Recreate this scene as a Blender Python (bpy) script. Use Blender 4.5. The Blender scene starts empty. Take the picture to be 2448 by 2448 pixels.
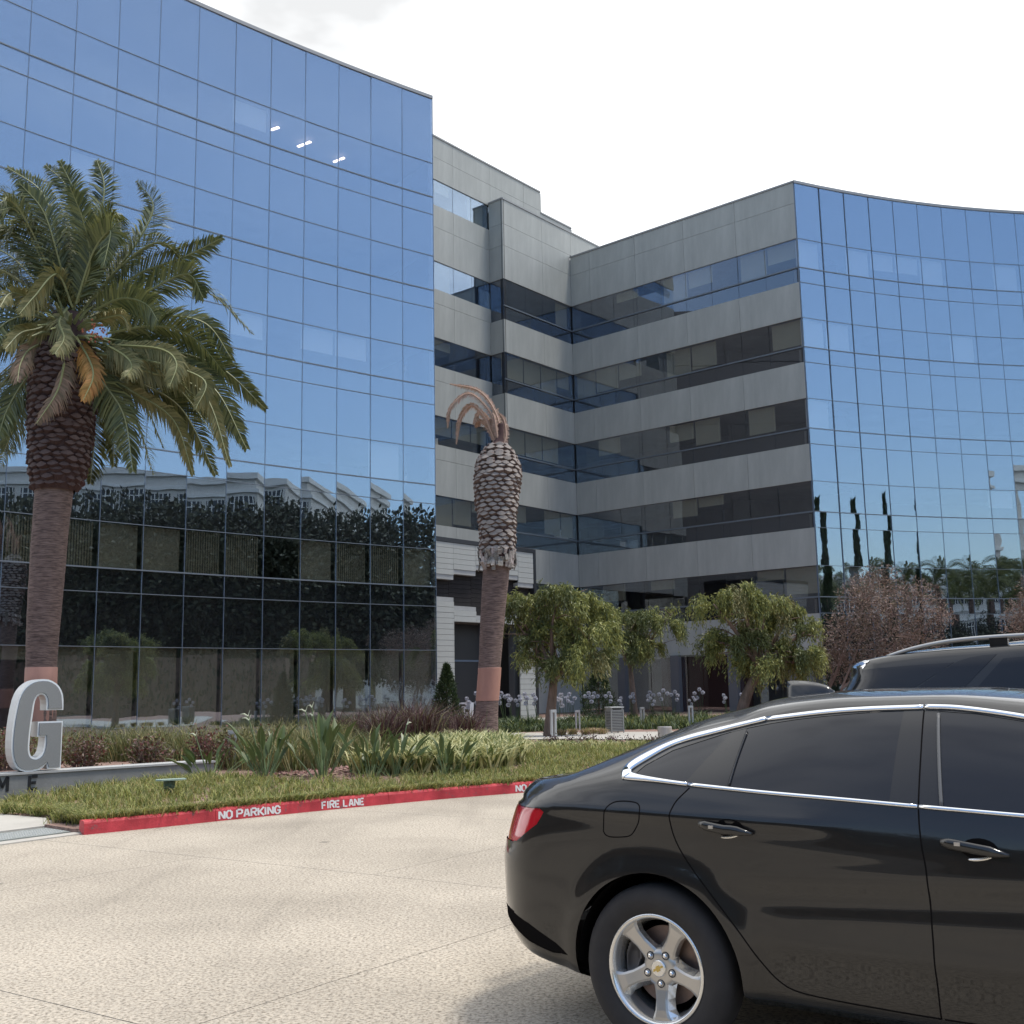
import bpy, bmesh, math, random
import numpy as np
from mathutils import Vector, Matrix
from mathutils.bvhtree import BVHTree
from mathutils.kdtree import KDTree
R = math.radians
random.seed(7); rng = np.random.default_rng(7)
S = bpy.context.scene; COL = S.collection

# ------------------------------------------------------------------ camera, sky, sun, exposure
CAM_H = 1.48
cam = bpy.data.objects.new('camera', bpy.data.cameras.new('camera')); COL.objects.link(cam)
cam.data.sensor_width = 36; cam.data.lens = 36*2650/2448
cam.data.clip_start = .05; cam.data.clip_end = 3000
cam.matrix_world = Matrix.Translation((0, 0, CAM_H)) @ Matrix.Rotation(R(90+9.115), 4, 'X') @ Matrix.Rotation(R(-1.089), 4, 'Z')
S.camera = cam
SUN_EL, SUN_AZ = 72, 97          # azimuth clockwise from +Y
W = bpy.data.worlds.new('World'); S.world = W; W.use_nodes = True
nt = W.node_tree; nt.nodes.clear()
N = nt.nodes.new; LK = nt.links.new
out = N('ShaderNodeOutputWorld'); bg = N('ShaderNodeBackground'); LK(bg.outputs[0], out.inputs[0])
sky = N('ShaderNodeTexSky'); sky.sky_type = 'NISHITA'; sky.sun_disc = False
sky.sun_elevation = R(SUN_EL); sky.sun_rotation = R(SUN_AZ); sky.air_density = 1.2; sky.dust_density = 1.1; sky.ozone_density = 2.6
tc = N('ShaderNodeTexCoord')
sep = N('ShaderNodeSeparateXYZ'); LK(tc.outputs['Generated'], sep.inputs[0])
nz = N('ShaderNodeTexNoise'); nz.inputs['Scale'].default_value = 2.6; nz.inputs['Detail'].default_value = 4; nz.inputs['Roughness'].default_value = .6
mp = N('ShaderNodeMapping'); mp.inputs['Scale'].default_value = (1, 1, 2.2); LK(tc.outputs['Generated'], mp.inputs[0]); LK(mp.outputs[0], nz.inputs['Vector'])
def math_(op, a, b=None, clamp=False):
    m = N('ShaderNodeMath'); m.operation = op; m.use_clamp = clamp
    for i, v in enumerate((a, b)):
        if v is None: continue
        if isinstance(v, (int, float)): m.inputs[i].default_value = v
        else: LK(v, m.inputs[i])
    return m.outputs[0]
# a broad bright cloud bank fills the sky ahead and thins out to blue with wisps behind the viewer
bank = math_('ADD', math_('MULTIPLY', sep.outputs[1], 1.25), math_('MULTIPLY', math_('SUBTRACT', nz.outputs[0], .5), 0.5))
bank = math_('ADD', bank, math_('MULTIPLY', sep.outputs[2], .5))
ramp = N('ShaderNodeMapRange'); ramp.interpolation_type = 'SMOOTHSTEP'
ramp.inputs['From Min'].default_value = -.42; ramp.inputs['From Max'].default_value = .85
LK(bank, ramp.inputs['Value'])
cloud = N('ShaderNodeRGB'); cloud.outputs[0].default_value = (8.4, 8.5, 8.6, 1)
nz2 = N('ShaderNodeTexNoise'); nz2.inputs['Scale'].default_value = 3.5; nz2.inputs['Detail'].default_value = 5; LK(mp.outputs[0], nz2.inputs['Vector'])
cm = N('ShaderNodeVectorMath'); cm.operation = 'SCALE'; LK(cloud.outputs[0], cm.inputs[0])
LK(math_('MINIMUM', math_('MAXIMUM', math_('ADD', math_('MULTIPLY', math_('SUBTRACT', nz2.outputs[0], .5), 2.4), .95), .5), 1.1), cm.inputs['Scale'])
mx = N('ShaderNodeMix'); mx.data_type = 'RGBA'
LK(ramp.outputs[0], mx.inputs[0]); LK(sky.outputs[0], mx.inputs[6]); LK(cm.outputs[0], mx.inputs[7])
LK(mx.outputs[2], bg.inputs[0]); bg.inputs[1].default_value = .148
sun = bpy.data.objects.new('sun', bpy.data.lights.new('sun', 'SUN')); COL.objects.link(sun)
sun.data.energy = 2.1; sun.data.angle = R(9); sun.data.color = (1, .95, .87)
sd = Vector((math.sin(R(SUN_AZ))*math.cos(R(SUN_EL)), math.cos(R(SUN_AZ))*math.cos(R(SUN_EL)), math.sin(R(SUN_EL))))
sun.rotation_euler = sd.to_track_quat('Z', 'Y').to_euler()
S.view_settings.view_transform = 'Standard'; S.view_settings.look = 'None'
S.view_settings.exposure = .50; S.view_settings.gamma = 1; S.view_settings.use_curve_mapping = False

# ------------------------------------------------------------------ helpers
def lin(c): return tuple(c)+(1,)
def mat(name, col, rough=.6, metal=0, var=0, scale=8, bump=0, bscale=40, island=0, trans=0, coat=0, spec=.5, emit=0, col2=None, stretch=None):
    m = bpy.data.materials.new(name); m.use_nodes = True; t = m.node_tree; p = t.nodes['Principled BSDF']
    p.inputs['Roughness'].default_value = rough; p.inputs['Metallic'].default_value = metal
    p.inputs['Base Color'].default_value = lin(col); p.inputs['Specular IOR Level'].default_value = spec
    if coat: p.inputs['Coat Weight'].default_value = coat; p.inputs['Coat Roughness'].default_value = .03
    if emit: p.inputs['Emission Color'].default_value = lin(col); p.inputs['Emission Strength'].default_value = emit
    n = t.nodes.new; L = t.links.new
    src = None
    tcn = n('ShaderNodeTexCoord'); vec = tcn.outputs['Object']
    if stretch:
        mpn = n('ShaderNodeMapping'); mpn.inputs['Scale'].default_value = stretch; L(vec, mpn.inputs[0]); vec = mpn.outputs[0]
    if var or col2:
        nn = n('ShaderNodeTexNoise'); nn.inputs['Scale'].default_value = scale; nn.inputs['Detail'].default_value = 5; nn.inputs['Roughness'].default_value = .65
        L(vec, nn.inputs['Vector'])
        r = n('ShaderNodeValToRGB'); r.color_ramp.elements[0].position = .32; r.color_ramp.elements[1].position = .68
        a = [max(0, c*(1-var)) for c in col]; b = col2 if col2 else [min(1, c*(1+var)) for c in col]
        r.color_ramp.elements[0].color = lin(a); r.color_ramp.elements[1].color = lin(b)
        L(nn.outputs[0], r.inputs[0]); src = r.outputs[0]; L(src, p.inputs['Base Color'])
    if island:
        g = n('ShaderNodeNewGeometry'); h = n('ShaderNodeHueSaturation')
        mr = n('ShaderNodeMapRange'); mr.inputs['To Min'].default_value = 1-island; mr.inputs['To Max'].default_value = 1+island
        L(g.outputs['Random Per Island'], mr.inputs[0]); L(mr.outputs[0], h.inputs['Value'])
        mh = n('ShaderNodeMapRange'); mh.inputs['To Min'].default_value = .5+island*.05; mh.inputs['To Max'].default_value = .5-island*.05
        L(g.outputs['Random Per Island'], mh.inputs[0]); L(mh.outputs[0], h.inputs['Hue'])
        if src: L(src, h.inputs['Color'])
        else: h.inputs['Color'].default_value = lin(col)
        src = h.outputs[0]; L(src, p.inputs['Base Color'])
    if bump:
        bn = n('ShaderNodeTexNoise'); bn.inputs['Scale'].default_value = bscale; bn.inputs['Detail'].default_value = 4; L(vec, bn.inputs['Vector'])
        b = n('ShaderNodeBump'); b.inputs['Strength'].default_value = bump; b.inputs['Distance'].default_value = .02
        L(bn.outputs[0], b.inputs['Height']); L(b.outputs[0], p.inputs['Normal'])
    if trans:
        tr = n('ShaderNodeBsdfTranslucent'); ms = n('ShaderNodeMixShader'); ms.inputs[0].default_value = trans
        if src: L(src, tr.inputs[0])
        else: tr.inputs[0].default_value = lin(col)
        L(p.outputs[0], ms.inputs[1]); L(tr.outputs[0], ms.inputs[2]); L(ms.outputs[0], t.nodes['Material Output'].inputs[0])
    return m
def glass_mat(name, tint, refl, trans, ripple, rough=.004):
    m = bpy.data.materials.new(name); m.use_nodes = True; t = m.node_tree; t.nodes.clear(); n = t.nodes.new; L = t.links.new
    o = n('ShaderNodeOutputMaterial'); ms = n('ShaderNodeMixShader'); L(ms.outputs[0], o.inputs[0])
    gl = n('ShaderNodeBsdfGlossy'); gl.inputs['Color'].default_value = lin(tint); gl.inputs['Roughness'].default_value = rough
    tr = n('ShaderNodeBsdfTransparent'); tr.inputs['Color'].default_value = lin(trans)
    fr = n('ShaderNodeLayerWeight'); fr.inputs['Blend'].default_value = .5
    pw = n('ShaderNodeMath'); pw.operation = 'POWER'; pw.inputs[1].default_value = 4.5; L(fr.outputs['Facing'], pw.inputs[0])
    mr = n('ShaderNodeMapRange'); mr.inputs['To Min'].default_value = refl
    L(pw.outputs[0], mr.inputs[0]); L(mr.outputs[0], ms.inputs[0]); L(tr.outputs[0], ms.inputs[1]); L(gl.outputs[0], ms.inputs[2])
    tcn = n('ShaderNodeTexCoord'); oi = n('ShaderNodeObjectInfo')
    va = n('ShaderNodeVectorMath'); va.operation = 'MULTIPLY_ADD'; L(oi.outputs['Random'], va.inputs[0]); va.inputs[1].default_value = (37, 91, 53); L(tcn.outputs['Object'], va.inputs[2])
    nn = n('ShaderNodeTexNoise'); nn.inputs['Scale'].default_value = .75; nn.inputs['Detail'].default_value = 1.0; L(va.outputs[0], nn.inputs['Vector'])
    b = n('ShaderNodeBump'); b.inputs['Strength'].default_value = 1; b.inputs['Distance'].default_value = ripple
    L(nn.outputs[0], b.inputs['Height']); L(b.outputs[0], gl.inputs['Normal'])
    return m

class MB:
    def __init__(s): s.v = []; s.f = []; s.m = []
    def add(s, vs, fs, m=0):
        o = len(s.v); s.v += [tuple(v) for v in vs]; s.f += [tuple(i+o for i in f) for f in fs]; s.m += [m]*len(fs); return s
    def box(s, c, d, rz=0, m=0, tilt=None):
        x, y, z = d[0]/2, d[1]/2, d[2]/2
        vs = [Vector((a*x, b*y, e*z)) for e in (-1, 1) for a, b in ((-1, -1), (1, -1), (1, 1), (-1, 1))]
        M = Matrix.Rotation(rz, 3, 'Z')
        if tilt is not None: M = M @ tilt
        vs = [M @ v + Vector(c) for v in vs]
        return s.add(vs, [(3, 2, 1, 0), (4, 5, 6, 7), (0, 1, 5, 4), (1, 2, 6, 5), (2, 3, 7, 6), (3, 0, 4, 7)], m)
    def prism(s, poly, z0, z1, m=0):
        n = len(poly); vs = [(p[0], p[1], z0) for p in poly]+[(p[0], p[1], z1) for p in poly]
        fs = [tuple(range(n-1, -1, -1)), tuple(range(n, 2*n))]+[(i, (i+1) % n, n+(i+1) % n, n+i) for i in range(n)]
        return s.add(vs, fs, m)
    def tube(s, pts, rad, n=8, m=0, cap=True):
        P = [Vector(p) for p in pts]; rad = rad if hasattr(rad, '__len__') else [rad]*len(P); vs = []; fs = []
        up = None
        for i, p in enumerate(P):
            t = (P[min(i+1, len(P)-1)]-P[max(i-1, 0)]).normalized()
            if up is None: up = Vector((0, 0, 1)) if abs(t.z) < .9 else Vector((1, 0, 0))
            a = t.cross(up).normalized(); b = a.cross(t).normalized(); up = b
            for k in range(n):
                th = 2*math.pi*k/n; vs.append(p+(a*math.cos(th)+b*math.sin(th))*rad[i])
        for i in range(len(P)-1):
            for k in range(n): fs.append((i*n+k, i*n+(k+1) % n, (i+1)*n+(k+1) % n, (i+1)*n+k))
        if cap: fs += [tuple(range(n-1, -1, -1)), tuple((len(P)-1)*n+k for k in range(n))]
        return s.add(vs, fs, m)
    def lathe(s, prof, n=24, m=0, axis='Z', c=(0, 0, 0)):
        vs = []; fs = []
        for r, h in prof:
            for k in range(n):
                a = 2*math.pi*k/n; x, y = r*math.cos(a), r*math.sin(a)
                v = (x, y, h) if axis == 'Z' else (x, h, -y)
                vs.append((v[0]+c[0], v[1]+c[1], v[2]+c[2]))
        for i in range(len(prof)-1):
            for k in range(n): fs.append((i*n+k, i*n+(k+1) % n, (i+1)*n+(k+1) % n, (i+1)*n+k))
        return s.add(vs, fs, m)
    def build(s, name, mats, parent=None, loc=None, smooth=False, kind=None, rz=0, bevel=0):
        me = bpy.data.meshes.new(name); me.from_pydata(s.v, [], s.f); me.update()
        mats = mats if isinstance(mats, (list, tuple)) else [mats]
        for q in mats: me.materials.append(q)
        if len(mats) > 1: me.polygons.foreach_set('material_index', s.m)
        if smooth: me.polygons.foreach_set('use_smooth', [True]*len(me.polygons))
        return obj(name, me, parent, loc, rz, kind, bevel)
def obj(name, me, parent=None, loc=None, rz=0, kind=None, bevel=0):
    o = bpy.data.objects.new(name, me); COL.objects.link(o)
    if parent: o.parent = parent
    if loc is not None: o.location = loc
    if rz: o.rotation_euler = (0, 0, rz)
    if kind: o['kind'] = kind
    if bevel:
        md = o.modifiers.new('bevel', 'BEVEL'); md.width = bevel; md.segments = 2; md.limit_method = 'ANGLE'
    return o
def thing(name, label, cat, loc=(0, 0, 0), rz=0, group=None):
    o = bpy.data.objects.new(name, None); COL.objects.link(o); o.empty_display_size = .2
    o.location = loc; o.rotation_euler = (0, 0, rz); return tag(o, label, cat, group)
def tag(o, label, cat, group=None):
    o['label'] = label; o['category'] = cat
    if group: o['group'] = group
    return o
def dup(root, loc, rz, label=None, sc=1):
    r = root.copy(); COL.objects.link(r); r.location = loc; r.rotation_euler = (0, 0, rz); r.scale = (sc, sc, sc)
    if label: r['label'] = label
    for ch in list(root.children):
        c = ch.copy(); COL.objects.link(c); c.parent = r
        for g in ch.children:
            d = g.copy(); COL.objects.link(d); d.parent = c
    return r
def npmesh(name, V, F, mi=None, mats=(), smooth=False):
    """V (n,3) array, F list of (m,k) int arrays"""
    me = bpy.data.meshes.new(name); V = np.asarray(V, dtype=np.float32)
    me.vertices.add(len(V)); me.vertices.foreach_set('co', V.ravel())
    loops = np.concatenate([f.ravel() for f in F]).astype(np.int32)
    tot = np.concatenate([np.full(len(f), f.shape[1]) for f in F]).astype(np.int32)
    st = np.concatenate([[0], np.cumsum(tot)[:-1]]).astype(np.int32)
    me.loops.add(len(loops)); me.loops.foreach_set('vertex_index', loops)
    me.polygons.add(len(tot)); me.polygons.foreach_set('loop_start', st); me.polygons.foreach_set('loop_total', tot)
    for m in mats: me.materials.append(m)
    if mi is not None: me.polygons.foreach_set('material_index', np.asarray(mi, dtype=np.int32))
    if smooth: me.polygons.foreach_set('use_smooth', np.ones(len(tot), dtype=bool))
    me.update(calc_edges=True); me.validate(); return me
def pch(x, tab):
    """monotone cubic through a table of (x, y)"""
    X = np.array([a for a, _ in tab], float); Y = np.array([b for _, b in tab], float)
    h = np.diff(X); d = np.diff(Y)/h; m = np.zeros_like(X)
    for i in range(1, len(X)-1):
        if d[i-1]*d[i] > 0:
            w1 = 2*h[i]+h[i-1]; w2 = h[i]+2*h[i-1]; m[i] = (w1+w2)/(w1/d[i-1]+w2/d[i])
    m[0] = d[0]; m[-1] = d[-1]
    x = np.clip(np.asarray(x, float), X[0], X[-1]); i = np.clip(np.searchsorted(X, x)-1, 0, len(X)-2)
    t = (x-X[i])/h[i]; t2 = t*t; t3 = t2*t
    return (2*t3-3*t2+1)*Y[i]+(t3-2*t2+t)*h[i]*m[i]+(-2*t3+3*t2)*Y[i+1]+(t3-t2)*h[i]*m[i+1]
def bez(pts, n):
    """smooth polyline through control points (Catmull-Rom)"""
    P = [Vector(p) for p in pts]; P = [P[0]*2-P[1]]+P+[P[-1]*2-P[-2]]; o = []
    segs = len(P)-3
    for k in range(n):
        u = k/(n-1)*segs; i = min(int(u), segs-1); t = u-i
        a, b, c, d = P[i:i+4]
        o.append(.5*((2*b)+(c-a)*t+(2*a-5*b+4*c-d)*t*t+(-a+3*b-3*c+d)*t**3))
    return o
def pip(pt, poly):
    x, y = pt; c = False; j = len(poly)-1
    for i in range(len(poly)):
        a, b = poly[i], poly[j]
        if (a[1] > y) != (b[1] > y) and x < (b[0]-a[0])*(y-a[1])/(b[1]-a[1])+a[0]: c = not c
        j = i
    return c
def ss(t): t = max(0, min(1, t)); return t*t*(3-2*t)

# ------------------------------------------------------------------ materials
M = {}
M['glass'] = glass_mat('blue_reflective_glass', (.655, .795, .96), .285, (.93, .94, .93), .0021)
M['rglass'] = glass_mat('grey_ribbon_glass', (.76, .81, .90), .15, (.90, .91, .91), .0018)
M['mull'] = mat('dark_mullion', (.12, .16, .22), .45, .2)
M['trans'] = mat('grey_transom', (.16, .185, .21), .45, .3)
M['back'] = mat('spandrel_backing', (.022, .022, .025), .8)
M['room'] = mat('office_interior', (.16, .155, .15), .9, var=.3, scale=.4)
M['blindw'] = mat('pale_roller_blind', (.42, .42, .42), .9)
M['blind'] = mat('olive_roller_blind', (.31, .285, .20), .9, var=.07, scale=1.2)
M['clad'] = mat('light_grey_cladding', (.37, .374, .345), .45, .0, var=.11, scale=1.6, stretch=(1, 1, .22))
M['joint'] = mat('dark_joint', (.10, .10, .10), .9)
M['cope'] = mat('grey_coping', (.30, .30, .30), .5, .3)
M['tile'] = mat('white_glazed_tile', (.38, .385, .36), .5, var=.06, scale=3)
M['tile2'] = mat('grey_tile', (.34, .34, .33), .5, var=.08, scale=3)
M['tiled'] = mat('charcoal_tile', (.030, .027, .027), .85, var=.25, scale=3, spec=.15)
M['frame'] = mat('dark_metal_frame', (.03, .032, .037), .4, .4)
M['lamp'] = mat('ceiling_light_tube', (1, .78, .66), emit=3)
M['conc'] = mat('pale_concrete', (.43, .405, .36), .85, var=.08, scale=2, bump=.1, bscale=60)
M['concg'] = mat('grey_board_concrete', (.21, .215, .205), .8, var=.14, scale=2.2, bump=.15, bscale=25)
M['red'] = mat('red_kerb_paint', (.52, .038, .05), .55, var=.25, scale=3.5, bump=.25, bscale=50, col2=(.62, .055, .07))
M['white'] = mat('white_paint', (.72, .70, .68), .6, var=.08, scale=20)
M['soil'] = mat('bark_mulch', (.22, .13, .10), .95, var=.45, scale=22, bump=.8, bscale=45, col2=(.40, .26, .21))
M['chip'] = mat('bark_chip', (.30, .185, .15), .9, island=.4)
M['steel'] = mat('brushed_steel', (.42, .39, .36), .42, .7, var=.08, scale=5, stretch=(1, 1, .1))
M['lgrey'] = mat('light_grey_metal', (.47, .475, .465), .45, .35)
M['side'] = mat('dark_side_panel', (.13, .13, .135), .6)
M['asphalt'] = mat('worn_asphalt', (.075, .073, .070), .9, var=.25, scale=.6)
M['black'] = mat('black_plastic', (.015, .015, .016), .5)
M['trunk'] = mat('palm_trunk_bark', (.105, .067, .055), .9, var=.45, scale=5, bump=.9, bscale=9, stretch=(1, 1, 9), col2=(.27, .185, .155))
M['cut'] = mat('smooth_cut_trunk', (.40, .205, .15), .75, var=.12, scale=4, stretch=(1, 1, .3))
M['bootd'] = mat('brown_leaf_base', (.050, .026, .022), .85, island=.45, var=.3, scale=20)
M['bootw'] = mat('weathered_leaf_base', (.30, .235, .20), .85, island=.5, var=.35, scale=14, col2=(.46, .42, .38))
M['bootm'] = mat('grey_brown_leaf_base', (.135, .098, .082), .9, island=.45, var=.3, scale=20)
M['streetleaf'] = mat('dark_street_leaf', (.035, .042, .020), .7, island=.4)
M['bootl'] = mat('brown_cut_face', (.085, .055, .046), .85, island=.55, var=.3, scale=14)
M['bootc'] = mat('bleached_cut_face', (.285, .245, .215), .8, island=.3)
M['fr_g'] = mat('palm_leaflet_green', (.118, .136, .048), .42, island=.55, trans=.25)
M['fr_y'] = mat('palm_leaflet_yellowing', (.215, .20, .075), .55, island=.4, trans=.25)
M['fr_o'] = mat('palm_leaflet_ochre', (.33, .17, .035), .6, island=.3, trans=.2)
M['fr_b'] = mat('palm_leaflet_brown', (.25, .17, .105), .7, island=.35, trans=.15)
M['fr_d'] = mat('dead_frond_tan', (.47, .32, .24), .8, island=.3, trans=.1)
M['rach'] = mat('palm_rachis', (.22, .23, .10), .5)
M['weep'] = mat('weeping_leaf', (.255, .27, .078), .5, island=.5, trans=.3)
M['weep2'] = mat('weeping_leaf_dark', (.12, .14, .045), .5, island=.4, trans=.3)
M['bark'] = mat('brown_bark', (.17, .115, .085), .9, var=.35, scale=8, bump=.6, bscale=20, stretch=(1, 1, .3))
M['dry'] = mat('dry_brown_leaf', (.24, .185, .150), .7, island=.5, trans=.2)
M['dry2'] = mat('dry_dark_leaf', (.14, .095, .08), .7, island=.4, trans=.2)
M['twig'] = mat('dry_twig', (.22, .15, .12), .9)
M['conif'] = mat('juniper_green', (.035, .058, .020), .6, island=.5, trans=.15)
M['grass'] = mat('meadow_grass', (.255, .275, .075), .6, island=.4, trans=.3)
M['grass2'] = mat('grass_straw', (.38, .33, .14), .7, island=.4, trans=.3)
M['grass3'] = mat('grass_dark', (.12, .155, .04), .6, island=.35, trans=.3)
M['olive'] = mat('olive_grass', (.17, .165, .07), .6, island=.45, trans=.3)
M['purple'] = mat('purple_fountain_grass', (.080, .034, .034), .65, island=.5, trans=.25)
M['flax'] = mat('cream_striped_leaf', (.56, .54, .27), .5, island=.3, trans=.25)
M['flax2'] = mat('striped_leaf_green', (.13, .17, .045), .5, island=.35, trans=.25)
M['strel'] = mat('strelitzia_leaf', (.105, .14, .045), .42, island=.3, trans=.15, var=.15, scale=6)
M['strelr'] = mat('strelitzia_stalk', (.13, .18, .075), .5)
M['petal'] = mat('pale_green_flower', (.62, .64, .45), .5)
M['nand'] = mat('nandina_red_leaf', (.14, .055, .038), .6, island=.5, trans=.25)
M['nandg'] = mat('nandina_green_leaf', (.10, .10, .035), .6, island=.4, trans=.25)
M['agap'] = mat('agapanthus_leaf', (.055, .090, .030), .5, island=.3, trans=.15)
M['agapf'] = mat('lilac_white_petal', (.55, .55, .60), .6, island=.2, trans=.2)
M['maroon'] = mat('maroon_wall', (.10, .03, .025), .7)
M['darkred'] = mat('dark_red_leaf', (.075, .032, .03), .6, island=.5, trans=.2)

def scuff(m, col, lo=.60):
    """worn patches with a shape of their own: paint scraped through to the concrete"""
    t = m.node_tree; p = t.nodes['Principled BSDF']; n = t.nodes.new; L = t.links.new; src = p.inputs['Base Color'].links[0].from_socket
    g = n('ShaderNodeNewGeometry'); a = n('ShaderNodeTexNoise'); a.inputs['Scale'].default_value = 9; a.inputs['Detail'].default_value = 8; a.inputs['Roughness'].default_value = .75; L(g.outputs['Position'], a.inputs['Vector'])
    r = n('ShaderNodeMapRange'); r.inputs['From Min'].default_value = lo; r.inputs['From Max'].default_value = lo+.05; L(a.outputs[0], r.inputs[0])
    x = n('ShaderNodeMix'); x.data_type = 'RGBA'; L(r.outputs[0], x.inputs[0]); L(src, x.inputs[6]); x.inputs[7].default_value = lin(col); L(x.outputs[2], p.inputs['Base Color'])
scuff(M['red'], (.20, .09, .085)); scuff(M['white'], (.42, .30, .28), .62)
def road_mat():
    m = bpy.data.materials.new('exposed_aggregate'); m.use_nodes = True; t = m.node_tree; p = t.nodes['Principled BSDF']; n = t.nodes.new; L = t.links.new
    g = n('ShaderNodeNewGeometry')
    a = n('ShaderNodeTexNoise'); a.inputs['Scale'].default_value = 48; a.inputs['Detail'].default_value = 3; a.inputs['Roughness'].default_value = .7; L(g.outputs['Position'], a.inputs['Vector'])
    b = n('ShaderNodeTexNoise'); b.inputs['Scale'].default_value = .55; b.inputs['Detail'].default_value = 5; L(g.outputs['Position'], b.inputs['Vector'])
    v = n('ShaderNodeTexVoronoi'); v.inputs['Scale'].default_value = 85; L(g.outputs['Position'], v.inputs['Vector'])
    r = n('ShaderNodeValToRGB'); e = r.color_ramp.elements; e[0].position = .34; e[0].color = (.17, .145, .115, 1); e[1].position = .54; e[1].color = (.465, .42, .352, 1)
    L(a.outputs[0], r.inputs[0])
    r2 = n('ShaderNodeValToRGB'); e = r2.color_ramp.elements; e[0].position = .3; e[0].color = (.80, .79, .78, 1); e[1].position = .62; e[1].color = (1.06, 1.05, 1.04, 1); L(b.outputs[0], r2.inputs[0])
    mm = n('ShaderNodeMix'); mm.data_type = 'RGBA'; mm.blend_type = 'MULTIPLY'; mm.inputs[0].default_value = 1; L(r.outputs[0], mm.inputs[6]); L(r2.outputs[0], mm.inputs[7])
    r3 = n('ShaderNodeValToRGB'); e = r3.color_ramp.elements; e[0].position = 0; e[0].color = (.75, .75, .75, 1); e[1].position = .8; e[1].color = (1.15, 1.12, 1.08, 1); L(v.outputs['Color'], r3.inputs[0])
    m2 = n('ShaderNodeMix'); m2.data_type = 'RGBA'; m2.blend_type = 'MULTIPLY'; m2.inputs[0].default_value = .8; L(mm.outputs[2], m2.inputs[6]); L(r3.outputs[0], m2.inputs[7])
    # old drips and tyre scuffs
    v2 = n('ShaderNodeTexVoronoi'); v2.inputs['Scale'].default_value = .8; L(g.outputs['Position'], v2.inputs['Vector'])
    dr = n('ShaderNodeMapRange'); dr.inputs['From Min'].default_value = .018; dr.inputs['From Max'].default_value = .05; dr.inputs['To Min'].default_value = .45; L(v2.outputs['Distance'], dr.inputs[0])
    mp2 = n('ShaderNodeMapping'); mp2.inputs['Rotation'].default_value = (0, 0, R(52)); mp2.inputs['Scale'].default_value = (2.6, .16, 1); L(g.outputs['Position'], mp2.inputs[0])
    ty = n('ShaderNodeTexNoise'); ty.inputs['Scale'].default_value = .9; ty.inputs['Detail'].default_value = 6; L(mp2.outputs[0], ty.inputs['Vector'])
    tr = n('ShaderNodeMapRange'); tr.inputs['From Min'].default_value = .56; tr.inputs['From Max'].default_value = .74; tr.inputs['To Min'].default_value = 1; tr.inputs['To Max'].default_value = .84; L(ty.outputs[0], tr.inputs[0])
    mq = n('ShaderNodeMath'); mq.operation = 'MULTIPLY'; L(dr.outputs[0], mq.inputs[0]); L(tr.outputs[0], mq.inputs[1])
    m3 = n('ShaderNodeVectorMath'); m3.operation = 'SCALE'; L(m2.outputs[2], m3.inputs[0]); L(mq.outputs[0], m3.inputs['Scale'])
    L(m3.outputs[0], p.inputs['Base Color']); p.inputs['Roughness'].default_value = .85; p.inputs['Specular IOR Level'].default_value = .3
    bm_ = n('ShaderNodeBump'); bm_.inputs['Strength'].default_value = .5; bm_.inputs['Distance'].default_value = .006; L(a.outputs[0], bm_.inputs['Height']); L(bm_.outputs[0], p.inputs['Normal'])
    return m
M['road'] = road_mat()
# ------------------------------------------------------------------ ground, road, kerb, planting bed
g = MB(); g.add([(-900, -900, -.035), (900, -900, -.035), (900, 900, -.035), (-900, 900, -.035)], [(0, 1, 2, 3)])
g.build('ground', M['asphalt'], kind='structure')
KERB = [(-4.75, 12.52), (-4.12, 13.08), (-3.6, 13.6), (-3.0, 14.15), (-2.37, 14.72), (-1.55, 15.42), (-.8, 16.0), (.2, 16.65), (1.5, 17.4), (3.2, 18.2), (5.5, 19.0), (9, 19.8), (14, 20.3), (24, 20.5)]
EDGE = [(-40, 31), (-26, 24.5), (-14, 18.8), (-9, 16.0), (-6.6, 14.6), (-5.77, 14.07), (-5.42, 13.25)]
KA = np.array(KERB); EA = np.array(EDGE+KERB)
def sign_dist(x, y):
    a = Vector((-9.5, 14.43)); d = Vector((5.0, 4.636)); t = max(0, min(1, (Vector((x, y))-a).dot(d)/d.dot(d))); return (Vector((x, y))-a-d*t).length
def bed(x, y):
    a = EA[:-1]; d = EA[1:]-a; p = np.array((x, y))
    t = np.clip(((p-a)*d).sum(1)/(d*d).sum(1), 0, 1); k = np.sqrt((((p-a)-t[:, None]*d)**2).sum(1)).min()
    return .12-.08*ss((-4.6-x)/.5)*ss(1-k/1.2)+.18*ss(k/3.5)-.12*ss((k-8)/6)-.12*ss(1.5-sign_dist(x, y)/1.5)
def front(x): return float(np.interp(x, EA[:, 0], EA[:, 1]))
road = thing('road', None, None); del road['label'], road['category']; road['kind'] = 'structure'
e1 = Vector((.57, .8217, 0)); e2 = Vector((.8217, -.57, 0)); ang = math.atan2(e1.y, e1.x)
smesh = {}
for half in (0, 1):
    for i in range(-3, 6):
        for j in range(-6, 6):
            c = e1*(3.42+3.68*(i+.5))+e2*(-4.27+4.24*(j+.5+(.5 if i >= 1 else 0)))
            if half or c.y < -10 or abs(c.x) > 22 or c.y > 21 or c.y-front(c.x) > 3.2: continue
            if 'slab' not in smesh:
                o = MB().box((0, 0, -.016), (3.673, 4.233, .032)).build('slab', M['road'], road); smesh['slab'] = o.data
            else: o = obj('slab', smesh['slab'], road)
            o.location = c; o.rotation_euler = (0, 0, ang)
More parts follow.
